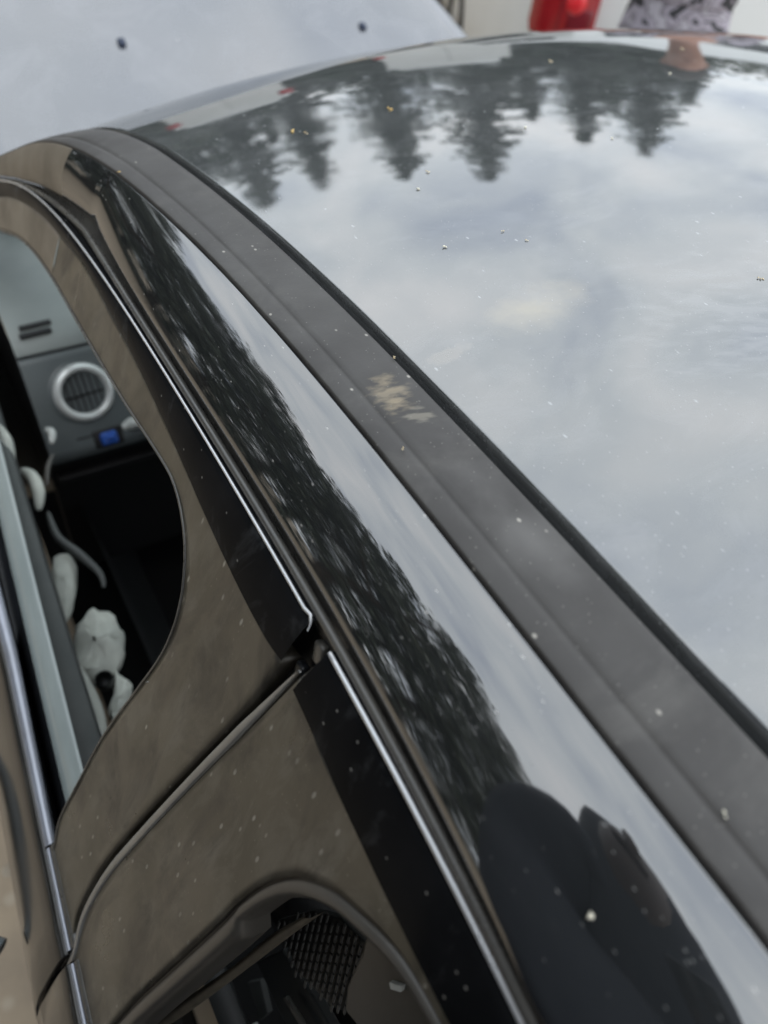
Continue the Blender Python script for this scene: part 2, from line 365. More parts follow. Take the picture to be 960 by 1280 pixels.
def rail_l(y):
    if y < .50: return Vector((ext(_rl, y, -.19, .50, .055, 0), y, zg(y)-.05))
    a = Vector((ext(_rl, .50, -.19, .50, .06, 0), .5, zg(.5)-.05)); d = door_top(y); d0 = door_top(.5)
    return d+(a-d0)*max(.30, 1-(y-.5)*3.2)
def ys(y0, y1, n): return [y0+(y1-y0)*i/(n-1) for i in range(n)]
YB, YF = -1.75, 1.22
YA = .585   # the black rail ends here and the dusty pillar goes on

ground = MB()
gx = ys(-40, 40, 60); rows = []
for yy in [-300]+ys(-40, 60, 70)+[400]:
    rows.append([(xx, yy, .03*math.sin(xx*1.3+yy*.7)*math.sin(yy*.9)*(1 if abs(xx) < 30 and abs(yy) < 40 else 0)) for xx in [-300]+gx+[300]])
ground.grid(rows, flip=True)
tag(ground.build('ground', m_ground), kind='structure')

car = thing('black_car', 'dusty black car with raised bonnet and open side windows, filling the foreground', 'car')

# roof panel with rolled edges
xs_ = [XC-HW+2*HW*i/96 for i in range(97)]
rows = []
for yy in ys(-1.7, .76, 134):
    rw = []
    xl = mould_r(yy).x+.0095-(XC-HW)
    for i, x in enumerate(xs_):
        s = 1-2*(i/96); x2 = x+xl*s
        rw.append((x2, yy, rz(x, yy)))
    L0 = rw[0]; Rr = rw[-1]
    ins = [(L0[0]+d_, yy, L0[2]+(rw[1][2]-L0[2])*d_/(rw[1][0]-L0[0])) for d_ in (.0004, .0012, .003)]
    inr = [(Rr[0]-d_, yy, Rr[2]+(rw[-2][2]-Rr[2])*d_/(Rr[0]-rw[-2][0])) for d_ in (.003, .0012, .0004)]
    rw = [L0]+ins+rw[1:-1]+inr+[Rr]
    rw = [(L0[0]-.0022, yy, L0[2]-.016), (L0[0]-.0022, yy, L0[2]-.005), (L0[0]-.0012, yy, L0[2]-.0015)]+rw+[(Rr[0]+.0012, yy, Rr[2]-.0015), (Rr[0]+.0022, yy, Rr[2]-.005), (Rr[0]+.0022, yy, Rr[2]-.016)]
    rows.append(rw)
rows.append([(p[0], p[1]+.004, p[2]-.006) for p in rows[-1]])
roof = MB().grid(rows, flip=True).build('roof', m_roof, car)
# headliner below the roof
rows = [[(x, yy, rz(x, yy)-.035) for x in xs_[::8]] for yy in ys(-1.7, .68, 24)]
MB().grid(rows).build('headliner', m_inner, car)

def mirror(v): return Vector((2*XC-v.x, v.y, v.z))
# ditch seal, moulding, rail, door channel for the seen side; plain mirrored copies for the other
prof = [(1.004, -.016), (1.003, -.004), (1.000, -.0010), (.990, -.0002), (.972, .0001), (.85, .0005), (.6, .0009), (.4, .0009), (.335, .0006), (.312, .0000), (.295, -.0003), (.278, -.0002), (.255, .0002), (.20, .0004), (.08, .0001), (.03, -.0004), (.008, -.0007), (.0, -.0018), (-.001, -.012)]
mould_rows, ditch_rows, gap_rows, rail_rows, pil_rows, chan_rows, edge_path = [], [], [], [], [], [], []
def theta(tt):
    a = -20+40*min(tt/.88, 1)
    if tt > .93: a += 44*((tt-.93)/.07)
    return a
_tt = np.linspace(0, 1, 49); _an = np.radians([theta(x) for x in _tt])
_cx = np.concatenate([[0], np.cumsum(np.cos((_an[1:]+_an[:-1])/2))]); _cy = np.concatenate([[0], np.cumsum(-np.sin((_an[1:]+_an[:-1])/2))])
_ex, _ey = _cx[-1], _cy[-1]; _ll = _ex**2+_ey**2
_u = (_cx*_ex+_cy*_ey)/_ll; _w = (-_cx*_ey+_cy*_ex)/_ll
def rail_section(a, b_):
    d = b_-a; L = d.length; nrm = Vector((d.z, 0, -d.x)); nrm.normalize()
    if nrm.z < 0: nrm = -nrm
    return [a+d*float(_u[k])+nrm*(float(_w[k])*L) for k in range(len(_u))]
YS = ys(YB, -.4, 14)[:-1]+ys(-.4, .75, 120)+ys(.75, YF, 16)[1:]
for yy in YS:
    a, b_ = mould_r(yy), mould_l(yy)
    mould_rows.append([b_+(a-b_)*tt+Vector((0, 0, h)) for tt, h in prof])
    ditch_rows.append([a+Vector((-.001, 0, -.009)), a+Vector((.003, 0, -.0115)), a+Vector((.012, 0, -.009))])
    gap_rows.append([b_+Vector((.004, 0, -.007)), b_+Vector((-.004, 0, -.008))])
    ra = b_+Vector((-.0012, 0, -.0022)); rb = rail_l(yy)
    sec = rail_section(ra, rb)
    sec = [ra+Vector((.0012, 0, -.008)), ra+Vector((.0006, 0, -.0015))]+sec
    if yy <= YA+.004: rail_rows.append(sec)
    if yy >= YA-.004: pil_rows.append(sec)
    d = door_top(yy)
    e1 = rb+Vector((.004, 0, -.006)); e2 = d+Vector((.005, 0, -.006))
    chan_rows.append([rb+Vector((.0006, 0, -.001)), rb+Vector((.0012, 0, -.0055)), (e1*.6+e2*.4)+Vector((0, 0, -.003)), e2+Vector((0, 0, -.004)), e2+Vector((.002, 0, -.02))])
def both(name, rows_, m, flip=False, name2=None):
    MB().grid(rows_, flip=flip).build(name, m, car)
    MB().grid([[mirror(v) for v in rw] for rw in rows_[::3]+[rows_[-1]]], flip=not flip).build(name2 or name, m, car)
both('roof_moulding', mould_rows, m_mould, True)
both('ditch_seal', ditch_rows, m_gap, True)
both('moulding_gap', gap_rows, m_gap)
both('side_rail', rail_rows, m_rail)
both('windscreen_pillar', pil_rows, m_pillar)
both('door_channel', chan_rows, m_rubber)
# rubber seal beads lying in the channel
bead = [(rail_l(y_)*.45+door_top(y_)*.55)+Vector((.0015, 0, -.0032)) for y_ in YS]
MB().tube(bead, .0029, 10).build('channel_bead', m_rubber, car)

# windscreen, cowl, wings, raised bonnet
rows = [[(XC+(x-XC)*(1+.09*(yy-.7)/.5), yy, rz(x, .757)-.53*(yy-.757)-.004) for x in xs_[::6]] for yy in ys(.762, 1.22, 12)]
MB().grid(rows, flip=True).build('windscreen', m_glass, car)
MB().grid([[(x, yy, zz+.01*(1-((x-XC)/.7)**2)) for x in ys(XC-.66, XC+.66, 15)] for yy, zz in ((1.20, 1.055), (1.26, 1.02), (1.33, .985), (1.345, .93))], flip=True).build('cowl_panel', m_inner, car)
def hood_half(yy):
    return float(np.interp(yy, [1.34, 1.45, 1.57, 1.70, 1.85, 2.0, 2.12, 2.2], [.675, .655, .62, .572, .51, .43, .34, .22]))
def hood_pt(sx_, yy, dz=0):
    h = hood_half(yy); zz = .985+.5*(yy-1.35)
    return Vector((XC+sx_*h, yy, zz+.022*(1-sx_**2)-.03*max(0, abs(sx_)-.93)/.07*.5+dz))
hs = [-1+2*i/48 for i in range(49)]
rows = [[hood_pt(s, yy) for s in hs] for yy in ys(1.345, 2.2, 40)]
hm = MB().grid(rows, flip=True); hm.grid([[hood_pt(s, yy, -.02) for s in hs] for yy in ys(1.345, 2.2, 40)])
rim = [hood_pt(-1, y_) for y_ in ys(1.345, 2.2, 40)]
hm.grid([[hood_pt(-1, y_), hood_pt(-1, y_, -.02)] for y_ in ys(1.345, 2.2, 40)]); hm.grid([[hood_pt(1, y_), hood_pt(1, y_, -.02)] for y_ in ys(1.345, 2.2, 40)], flip=True)
hm.grid([[hood_pt(s, 2.2), hood_pt(s, 2.2, -.02)] for s in hs]); hm.grid([[hood_pt(s, 1.345), hood_pt(s, 1.345, -.02)] for s in hs], flip=True)
hood = hm.build('bonnet', m_hood, car); hood['label'] = 'raised pale blue grey bonnet with two washer nozzles'
for s in (-1, 1):
    c0 = hood_pt(s*.296/.615, 1.612); nz = Vector((0, -.447, .894)); ax = (Vector((1, 0, 0)), Vector((0, .894, .447)), nz)
    nb = MB(); nb.box(c0+nz*.003, (.008, .009, .005), ax)
    o = nb.build('washer_nozzle', m_nozzle, hood, bevel=.003)
    MB().box(c0+nz*.0095+Vector((-.001, 0, .001)), (.005, .004, .0018), ax).build('nozzle_tip', m_blue, car) if False else None
for s in (-1, 1):
    prof_w = [(.60, .90), (.66, .955), (.72, .965), (.80, .945), (.86, .88), (.885, .78), (.89, .62), (.88, .45), (.84, .30)]
    rows = []
    for yy, k in ((1.10, 1.0), (1.35, 1.0), (1.7, .99), (2.05, .95), (2.3, .86)):
        rows.append([(XC+s*x*k, yy, z-(yy-1.35)*.06) for x, z in prof_w])
    MB().grid(rows, flip=(s > 0)).build('front_wing', m_hood, car)
eng = MB().box((XC, 1.80, .62), (.60, .40, .16)); eng.box((XC-.2, 1.7, .82), (.2, .14, .05)); eng.box((XC+.3, 1.75, .80), (.12, .2, .06))
eng.build('engine', m_black, car, smooth=False, bevel=.02)
MB().box((XC, 2.30, .55), (.78, .07, .26)).build('front_bumper', m_paint, car, smooth=False, bevel=.05)

# ---- side frames of the two doors, in (y, z) on the body-side surface
K1 = [(.62, 1.325), (.54, 1.343), (.4735, 1.357), (.4187, 1.363), (.3705, 1.3660), (.3179, 1.3700), (.2676, 1.3722), (.2208, 1.3735), (.1771, 1.3735), (.1312, 1.3730), (.0874, 1.3735), (.0514, 1.3753), (.0237, 1.3785), (.0074, 1.3824)]
O1 = [(1.18, .985), (1.08, 1.06), (.97, 1.135), (.86, 1.195), (.7629, 1.2355), (.692, 1.2650), (.6216, 1.2865), (.5367, 1.3035), (.4277, 1.3180), (.3032, 1.3360), (.2138, 1.3520), (.1795, 1.3555), (.1522, 1.3485), (.131, 1.3336)]
O1b = [(.131, 1.3336), (.1146, 1.3065), (.1105, 1.268), (.1211, 1.2117), (.1353, 1.1397), (.1399, 1.0619), (.1406, 1.0125), (.1293, .9862), (.1255, .965), (.124, .94)]
G1 = [(.0074, 1.3824), (.0157, 1.3258), (.0339, 1.2413), (.0527, 1.1435), (.0625, 1.0702), (.0598, 1.0059), (.0440, .9774), (.040, .955), (.040, .94)]
G2 = [(-.0098, 1.3888), (.0031, 1.3268), (.0201, 1.2445), (.0375, 1.149), (.0475, 1.0793), (.0465, 1.0185), (.034, .9828), (.031, .96), (.031, .94)]
K2 = [(-.0102, 1.3809), (-.0418, 1.3810), (-.0698, 1.3800), (-.0966, 1.3802), (-.1152, 1.3805), (-.1323, 1.3814), (-.1537, 1.3825), (-.1751, 1.3840), (-.22, 1.386), (-.5, 1.386), (-.9, 1.372)]
W2a = [(-.0797, 1.3191), (-.0679, 1.2907), (-.0607, 1.2552), (-.0569, 1.2151), (-.0486, 1.1423), (-.0408, 1.0706), (-.0384, 1.0278), (-.037, .985), (-.036, .94)]
W2b = [(-.0797, 1.3191), (-.0981, 1.343), (-.1183, 1.3583), (-.1345, 1.3686), (-.1488, 1.3745), (-.164, 1.3775), (-.1747, 1.379), (-.22, 1.381), (-.5, 1.381), (-.9, 1.367)]
ftop = [(y_, door_top(y_).z) for y_ in (1.20, 1.05, .95, .85, .75, .65, .55, .45, .35, .25, .15, .08, .03, .004)]
rtop = [(y_, door_top(y_).z) for y_ in (-.018, -.05, -.1, -.2, -.35, -.6, -.9)]
def ribbon(A, B, n, m, parent, name, across=8, bulge=0., off=0., edge=None, rim_a=0, rim_b=0):
    a, b_ = resample(A, n), resample(B, n); rows = []
    for i in range(n):
        rw = []
        for k in range(across+1):
            s = k/across; p = a[i]*(1-s)+b_[i]*s
            rw.append(side(p[0], p[1], off+bulge*4*s*(1-s)+(edge(s) if edge else 0)))
        if rim_a: rw = [side(a[i][0], a[i][1], off-rim_a)]+rw
        if rim_b: rw = rw+[side(b_[i][0], b_[i][1], off-rim_b)]
        rows.append(rw)
    return MB().grid(rows).build(name, m, parent)
def frame(segs, m, parent, name, across=12, bulge=.0015, off=0., edge=None, rim_a=.014, rim_b=.010):
    rows = []
    for A, B, n in segs:
        a, b_ = resample(A, n), resample(B, n)
        for i in range(1 if rows else 0, n):
            rw = [side(*(a[i]*(1-k/across)+b_[i]*k/across), off+bulge*4*(k/across)*(1-k/across)+(edge(k/across) if edge else 0)) for k in range(across+1)]
            rows.append([side(a[i][0], a[i][1], off-rim_a)]+rw+[side(b_[i][0], b_[i][1], off-rim_b)])
    return MB().grid(rows).build(name, m, parent)
def line(A, n, off=0.): return [side(p[0], p[1], off) for p in resample(A, n)]
# lower door skins: a rolled belt line, a shoulder and the flank
belt = [(-.7925, .955, 0), (-.7925, .975, 0), (-.7945, .9795, 0), (-.799, .978, 1), (-.806, .968, 1), (-.814, .952, 1), (-.824, .930, 1), (-.835, .905, 1), (-.8445, .875, 1), (-.851, .84, 1), (-.859, .78, 1), (-.862, .65, 1), (-.856, .5, 1), (-.835, .36, 1), (-.79, .27, 1)]
def skin(y0, y1, name, s=1, n=30):
    rows = []
    for yy in ys(y0, y1, n):
        dxp = .073*min(yy, .35)+(.03*(yy-.35) if yy > .35 else 0)
        rows.append([Vector((x+dxp, yy, z)) if s > 0 else mirror(Vector((x+dxp, yy, z))) for x, z, _ in belt])
        e_ = min(yy-y0, y1-yy)
    first, last = rows[0], rows[-1]
    inw = Vector((.012*s, 0, 0))
    rows = [[v+inw*1.5 for v in first], [v+inw*.1+Vector((0, -.001, 0)) for v in first]]+rows+[[v+inw*.1+Vector((0, .001, 0)) for v in last], [v+inw*1.5 for v in last]]
    return MB().grid(rows, flip=(s > 0)).build(name, m_paint, car)
fdoor = skin(.040, 1.12, 'front_door'); rdoor = skin(-1.02, .031, 'rear_door')
fdr = skin(.040, 1.12, 'front_door', -1); rdr = skin(-1.02, .031, 'rear_door', -1)
# front door frame
ribbon(ftop[:-1]+[(.0035, 1.4175)], [(1.18, 1.01), (1.06, 1.10), (.95, 1.17), (.84, 1.235), (.74, 1.285)]+K1[:-1]+[(.0074, 1.3824)], 150, m_strip, fdoor, 'sash_strip', 12, .0015, .0004, edge=lambda s: -.0022*max(0, 1-s*9)**2, rim_a=.010)
KA = [(1.18, 1.01), (1.06, 1.10), (.95, 1.17), (.84, 1.235), (.74, 1.285)]+K1[:2]
frame([(KA, [(1.18, .985), (1.08, 1.06), (.97, 1.135), (.86, 1.195), (.7629, 1.2355), (.692, 1.2650), (.6216, 1.2865), (.5367, 1.3035)], 50)], m_pillar, fdoor, 'pillar_frame', 8, .0008, 0, rim_a=.002)
frame([(K1[1:], O1[7:], 90), (G1, O1b, 110)], m_dust, fdoor, 'window_frame', 14, 0, 0)
ft = [door_top(y_)+Vector((-.0002, 0, .0002)) for y_ in ys(1.1, .012, 120)]+[side(.006, 1.4195), side(.003, 1.4165), side(.0022, 1.4120)]
MB().tube(ft, [.0010]*(len(ft)-3)+[.0010, .0007, .0004], 8).build('door_edge', m_edge, fdoor)
wl = line(O1[:-1]+O1b, 150, .0002)
MB().tube(wl, .0011, 8).build('window_seal', m_rubber, fdoor)
MB().tube(line(O1[:-1]+O1b, 150, -.006), .0030, 8).build('window_seal', m_innergrey, fdoor)
# rear door frame
ribbon(rtop, K2, 110, m_strip, rdoor, 'sash_strip', 12, .0015, .0004, edge=lambda s: -.0022*max(0, 1-s*9)**2, rim_a=.010)
ribbon([(-.0165, 1.4140), (-.0100, 1.385)], [(-.030, 1.4175), (-.028, 1.381)], 8, m_strip, rdoor, 'sash_strip', 3, 0, -.0004, rim_a=.014)
frame([(G2[::-1], W2a[::-1], 90), ([G2[0]]+K2[1:], W2b, 110)], m_dust, rdoor, 'window_frame', 14, 0, 0, rim_b=.004)
MB().tube([door_top(y_)+Vector((-.0002, 0, .0002)) for y_ in ys(-.0185, -.9, 100)], .0014, 8).build('door_edge', m_edge, rdoor)
# leading edge of the rear door, highlight painted grey, beside the black shut line
MB().tube(line([(a+.0042, b_+.0006) for a, b_ in G2], 90, -.0018), [.0012+.0028*min(1, i/14) if i < 84 else .004-.0005*(i-84) for i in range(90)], 10).build('leading_edge', m_lead, rdoor)
# weather lip round the rear opening: a soft rolled rubber
W2 = W2a[::-1]+W2b[1:]
lip = resample(W2, 150)
def inset(P, d):
    out_ = []
    for i in range(len(P)):
        tg = P[min(i+1, len(P)-1)]-P[max(i-1, 0)]; tg = tg/(np.linalg.norm(tg)+1e-9)
        out_.append(P[i]+d*np.array([tg[1]*-1, tg[0]])*-1)
    return np.array(out_)
rows = []
in1 = inset(lip, .020)
for i in range(len(lip)):
    wgt = .018
    tgt = np.array([lip[i][0]-.011, lip[i][1]-.007]) if lip[i][0] < -.06 else np.array([lip[i][0]-.018, lip[i][1]-.003])
    rw = []
    for s, o_f in ((0, -.003), (.08, -.0045), (.2, -.0005), (.45, .0018), (.7, .0005), (.9, -.004), (1, -.012), (1.0, -.022)):
        p = lip[i]*(1-s)+tgt*s; rw.append(side(p[0], p[1], o_f))
    rows.append(rw)
MB().grid(rows).build('weather_lip', m_trim, rdoor)
# glass guide channel behind the lip
GE = {'guide': (.03, [(-.036, .97), (-.0512, 1.0537), (-.0616, 1.1082), (-.0715, 1.1722), (-.0775, 1.2246), (-.0863, 1.2661)], [(-.048, .97), (-.0600, 1.0437), (-.0691, 1.1095), (-.078, 1.1799), (-.0836, 1.2252), (-.0899, 1.2704)])}
ribbon(GE['guide'][1], GE['guide'][2], 40, m_tan, rdoor, 'glass_guide', 4, .002, -.03, rim_a=.01, rim_b=.01)
def yzpoly(name, pts, d, m, thick=.006, parent=None, bevel=.001):
    return MB().prism([side(y_, z_, -d/.99) for y_, z_ in pts], Vector((.92, 0, -.38))*thick).build(name, m, parent or car, smooth=False, bevel=bevel)
# pillar and seat surfaces seen through the rear window
mesh_pts = [(-.055, 1.160), (-.070, 1.2034), (-.0880, 1.2300), (-.1162, 1.2480), (-.1290, 1.2300), (-.1380, 1.2051), (-.1250, 1.1851), (-.0905, 1.1602)]
yzpoly('woven_panel', mesh_pts, .075, m_mesh)
wb = MB(); 
def inside(p, poly_):
    c_ = False; j = len(poly_)-1
    for i in range(len(poly_)):
        if (poly_[i][1] > p[1]) != (poly_[j][1] > p[1]) and p[0] < (poly_[j][0]-poly_[i][0])*(p[1]-poly_[i][1])/(poly_[j][1]-poly_[i][1])+poly_[i][0]: c_ = not c_
        j = i
    return c_
for i in range(40):
    for j in range(40):
        yy = -.145+i*.0066+(j % 2)*.0033; zz = 1.15+j*.0064
        if inside((yy, zz), mesh_pts):
            c0 = side(yy, zz, -.0735)
            wb.box(c0, (.0008, .0012, .0034), (Vector((.92, 0, -.38)), Vector((0, .93, -.37)), Vector((.35, .37, .86))))
o = wb.build('woven_bumps', m_meshdot, car, smooth=False, bevel=.0006); o['kind'] = 'stuff'
yzpoly('pillar_trim', [(-.1215, 1.2874), (-.1150, 1.300), (-.1280, 1.3250), (-.1435, 1.3380), (-.24, 1.3450), (-.26, 1.27), (-.1712, 1.2693), (-.1507, 1.2585), (-.1379, 1.2510), (-.1290, 1.262)], .040, m_trim, bevel=.002)
yzpoly('white_clip', [(-.1429, 1.3039), (-.1486, 1.3127), (-.1503, 1.3095), (-.146, 1.3028)], .037, m_silver, .003, bevel=.0004)
yzpoly('seat_frame', [(-.050, 1.0515), (-.0597, 1.0943), (-.1021, 1.1107), (-.160, 1.1280), (-.150, 1.0787), (-.0916, 1.060)], .11, m_inner, .01, bevel=.002)
yzpoly('seat_frame_trim', [(-.0896, 1.0884), (-.0905, 1.0934), (-.116, 1.1035), (-.1359, 1.1010), (-.1301, 1.0984), (-.1121, 1.0977)], .100, m_rubber, .004, bevel=.001)
yzpoly('door_bracket', [(-.0402, .9504), (-.0476, .972), (-.075, .9667), (-.0744, .9501)], .155, m_innergrey, .006)
yzpoly('floor_bracket', [(-.0686, .9177), (-.0718, .9363), (-.0975, .9423), (-.0869, .9162)], .155, m_silver, .006)
# post behind the shut line, black recess and the little square hole
post = MB(); rows = []
for i, (z_) in enumerate(ys(1.43, .95, 40)):
    yc = float(np.interp(z_, [.95, .9774, 1.0059, 1.0702, 1.1435, 1.2413, 1.3258, 1.3824, 1.43], [.036, .040, .053, .055, .045, .027, .009, -.001, -.006]))
    rows.append([side(yc-.045, z_, -.03), side(yc-.02, z_, -.013), side(yc+.02, z_, -.013), side(yc+.05, z_, -.03), side(yc+.05, z_, -.055)])
post.grid(rows).build('centre_pillar', m_gap, car)
AXS = (Vector((.92, 0, -.38)), Vector((0, .90, -.43)), Vector((.35, .40, .85)))
MB().box(side(-.0082, 1.4055, -.007), (.003, .0052, .0060), AXS).build('shut_line_clip', m_rubber, car, bevel=.0015)
MB().box(side(-.0032, 1.3850, -.007), (.003, .0046, .0050), AXS).build('shut_line_clip', m_gap, car, bevel=.0015)
MB().tube([side(-.0125, 1.4000, -.004), side(-.0108, 1.3930, -.004), side(-.0085, 1.3850, -.004)], .0016, 8).build('clip_lip', m_rubber, car)
# belt: bright strip, grey seal, lowered glass, inner door shell
def belt_x(yy): return .073*min(yy, .35)+(.03*(yy-.35) if yy > .35 else 0)
rows = [[(-.7925-.0028+belt_x(yy), yy, .9795), (-.7925-.0015+belt_x(yy), yy, .9830), (-.7925+(.0055+.014*max(0, yy-.13))+belt_x(yy), yy, .9850), (-.7925+(.0070+.014*max(0, yy-.13))+belt_x(yy), yy, .9815), (-.7925+.0072+belt_x(yy), yy, .965)] for yy in ys(.135, 1.05, 30)]
MB().grid(rows, flip=True).build('belt_trim', m_bright, fdoor)
for y0, y1, dr in ((.041, .1335, fdoor), (-.9, .0300, rdoor)):
    rows = [[(-.7925-.0024+belt_x(yy), yy, .9798), (-.7925-.0012+belt_x(yy), yy, .9818), (-.7925+.0012+belt_x(yy), yy, .9820), (-.7925+.0016+belt_x(yy), yy, .980)] for yy in ys(y0, y1, 12)]
    MB().grid(rows, flip=True).build('belt_trim', m_bright, dr)
    rows = [[(-.7925+.0018+belt_x(yy), yy, .972), (-.7925+.0020+belt_x(yy), yy, .9838), (-.7925+.0075+belt_x(yy), yy, .9870), (-.7925+.0085+belt_x(yy), yy, .9862), (-.7925+.0095+belt_x(yy), yy, .975)] for yy in ys(y0, y1, 12)]
    MB().grid(rows, flip=True).build('belt_seal', m_rubber, dr)
rows = [[side(yy, 1.028, -.020)+Vector((.004, 0, 0)), side(yy, 1.029, -.020), side(yy, .988, -.018)] for yy in ys(.08, 1.05, 30)]
MB().grid(rows).build('lowered_glass', m_glassedge, fdoor)
MB().grid([[side(yy, .9875, -.0175), side(yy, .95, -.0185), (-.780+.06*yy, yy, .95), (-.7845+.073*min(yy, .35), yy, .966)] for yy in ys(.05, 1.05, 24)], flip=True).build('window_slot', m_gap, fdoor)  # black sheet paints in the shade down the slot
rows = [[side(yy, 1.028, -.020)+Vector((.0041, 0, -.001)), side(yy, 1.0, -.020)+Vector((.006, 0, 0)), (-.7215+.045*yy, yy, .990), (-.7180+.045*yy, yy, .985), (-.7175+.045*yy, yy, .95), (-.725+.045*yy, yy, .90), (-.745, yy, .86), (-.75, yy, .5)] for yy in ys(.08, 1.05, 24)]
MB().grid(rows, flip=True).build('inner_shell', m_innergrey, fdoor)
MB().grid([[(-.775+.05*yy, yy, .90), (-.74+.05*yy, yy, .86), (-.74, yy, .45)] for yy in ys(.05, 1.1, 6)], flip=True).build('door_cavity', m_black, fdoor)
rows = [[(-.700, yy, .96), (-.68, yy, .955), (-.675, yy, .9), (-.70, yy, .4)] for yy in ys(-.9, .0, 8)]
MB().grid(rows, flip=True).build('inner_shell', m_inner, rdoor)
# door handle: a pull that tapers towards its rear end
hp = [(-.836, .34, .83), (-.855, .335, .835), (-.874, .30, .838), (-.880, .25, .84), (-.881, .20, .839), (-.880, .16, .837), (-.875, .135, .834), (-.862, .120, .832)]
MB().tube([tuple(p) for p in resample(hp, 26)], [.008+.007*math.sin(math.pi*min(1, i/25*1.1)) for i in range(26)], 10).build('door_handle', m_dashface, fdoor)
# flush outer flanks behind the doors, sills, wheels: the rest of the car
for s in (1, -1):
    rows = []
    for yy in ys(-1.03, -1.9, 10):
        k = max(0, (-yy-1.3))*.18
        rows.append([(XC-s*(XC+.80-k-.01), yy, .99), (XC-s*(XC+.83-k), yy, .93), (XC-s*(XC+.845-k), yy, .8), (XC-s*(XC+.845-k), yy, .6), (XC-s*(XC+.82-k), yy, .4), (XC-s*(XC+.78-k), yy, .28)])
    MB().grid(rows, flip=(s < 0)).build('rear_wing', m_paint, car)
    rows = []
    for yy in ys(-.9, -1.75, 8):
        rows.append([v if s > 0 else mirror(v) for v in (door_top(yy), side(yy, 1.2), side(yy, .985))])
    MB().grid(rows, flip=(s > 0)).build('quarter_glass', m_wglass, car)
    MB().box((XC-s*(XC+.77), .05, .25), (.05, 1.1, .06)).build('sill', m_paint, car, smooth=False, bevel=.02)
rows = [[(x, yy, rz(x, -1.69)-(-1.69-yy)*1.4*.6-(.0)) for x in xs_[::8]] for yy in ys(-1.70, -2.2, 6)]
MB().grid(rows).build('rear_screen', m_wglass, car)
MB().box((XC, -2.05, .68), (.78, .16, .36)).build('tailgate', m_paint, car, smooth=False, bevel=.08)
def wheel(parent, x, y, rad=.33):
    w = MB().lathe([(rad*.55, -.10), (rad*.93, -.10), (rad, -.07), (rad, .07), (rad*.93, .10), (rad*.55, .10)], (x, y, rad), 'X', 28, True).build('wheel', m_tyre, parent)
    sgn = 1 if x > 0 else -1
    rb = MB().lathe([(rad*.56, 0), (rad*.52, .04*sgn), (rad*.2, .02*sgn), (.02, .04*sgn), (.001, .04*sgn)], (x+sgn*.05, y, rad), 'X', 20)
    for k in range(5):
        a = k*2*math.pi/5; rb.box((x+sgn*.085, y+math.cos(a)*rad*.3, rad+math.sin(a)*rad*.3), (.012, rad*.26, .022), (Vector((1, 0, 0)), Vector((0, math.cos(a), math.sin(a))), Vector((0, -math.sin(a), math.cos(a)))))
    rb.build('rim', m_rim, w, smooth=False)
for x in (-.70, .86):
    for y in (1.72, -1.45): wheel(car, x, y)

# ---- cabin
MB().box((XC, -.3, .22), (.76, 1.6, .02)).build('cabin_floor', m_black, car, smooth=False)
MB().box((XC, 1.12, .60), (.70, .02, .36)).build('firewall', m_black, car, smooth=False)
dsh = MB(); rows = []
for x in ys(-.636, .78, 40):
    w = .0 if x > -.60 else (x+.60)*.4
    rows.append([(x, 1.20, .995), (x, 1.08, 1.003), (x, .97, 1.003), (x, .92, .998), (x, .895, .990), (x, .880, .980), (x, .8735, .9705)])
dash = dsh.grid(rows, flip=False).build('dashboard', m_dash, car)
rows = []
for x in ys(-.636, .78, 40):
    rows.append([(x, .880, .9675), (x, .868, .9665), (x, .862, .960), (x, .832, .912), (x, .790, .838), (x, .782, .822), (x, .800, .812), (x, .86, .80)])
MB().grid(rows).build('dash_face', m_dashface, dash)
rows = [[(-.6362, 1.20, .995), (-.6362, .96, 1.002), (-.6362, .873, .972), (-.6362, .832, .912), (-.6362, .790, .812)], [(-.640, 1.20, .7), (-.640, .96, .7), (-.64, .87, .7), (-.64, .87, .7), (-.64, .87, .7)]]
MB().grid(rows).build('dash_end', m_black, dash)
# air vent: ring, dark bowl, upright slats, all tilted up towards the seat
vc = (-.5575, .8305, .911)
def tilt(o):
    o.location = vc; o.rotation_euler = (R(-31), 0, R(4)); return o
tilt(MB().lathe([(.0335, .010), (.0335, -.002), (.0350, -.007), (.0385, -.0095), (.0435, -.0075), (.0465, -.001), (.0465, .008)], (0, 0, 0), 'Y', 56).build('vent_ring', m_ring, dash))
tilt(MB().lathe([(.0338, -.001), (.0325, .012), (.030, .016), (.001, .017)], (0, 0, 0), 'Y', 32).build('vent_bowl', m_black, dash))
for k in range(6):
    xo = -.024+k*.0096; hh = math.sqrt(max(.0315**2-xo**2, 1e-5))
    tilt(MB().box((xo, .006, 0), (.0011, .007, hh)).build('vent_slat', m_slat, dash, smooth=False))
tilt(MB().box((0, .002, -.004), (.031, .003, .0016)).build('vent_slat', m_slat, dash, smooth=False))
tilt(MB().lathe([(.0466, .001), (.050, .0016), (.054, .004)], (0, 0, 0), 'Y', 40).build('vent_bezel', m_dashface, dash))
# demister slots and the seam where the dash top meets the face
for k in range(2):
    MB().box((-.598+.004*k, .893+k*.015, .9925+k*.0035), (.024, .0045, .0030), (Vector((1, .05, 0)), Vector((0, .96, .28)), Vector((0, -.28, .96)))).build('demister_slot', m_black, dash, smooth=False, bevel=.002)
MB().tube([(x, .8715, .9675) for x in ys(-.634, .7, 20)], .0022, 6).build('dash_seam', m_black, dash)
MB().box((-.545, .797, .848), (.045, .0016, .0012), (Vector((1, 0, 0)), Vector((0, .5, .87)), Vector((0, .87, -.5)))).build('face_seam', m_black, dash, smooth=False)
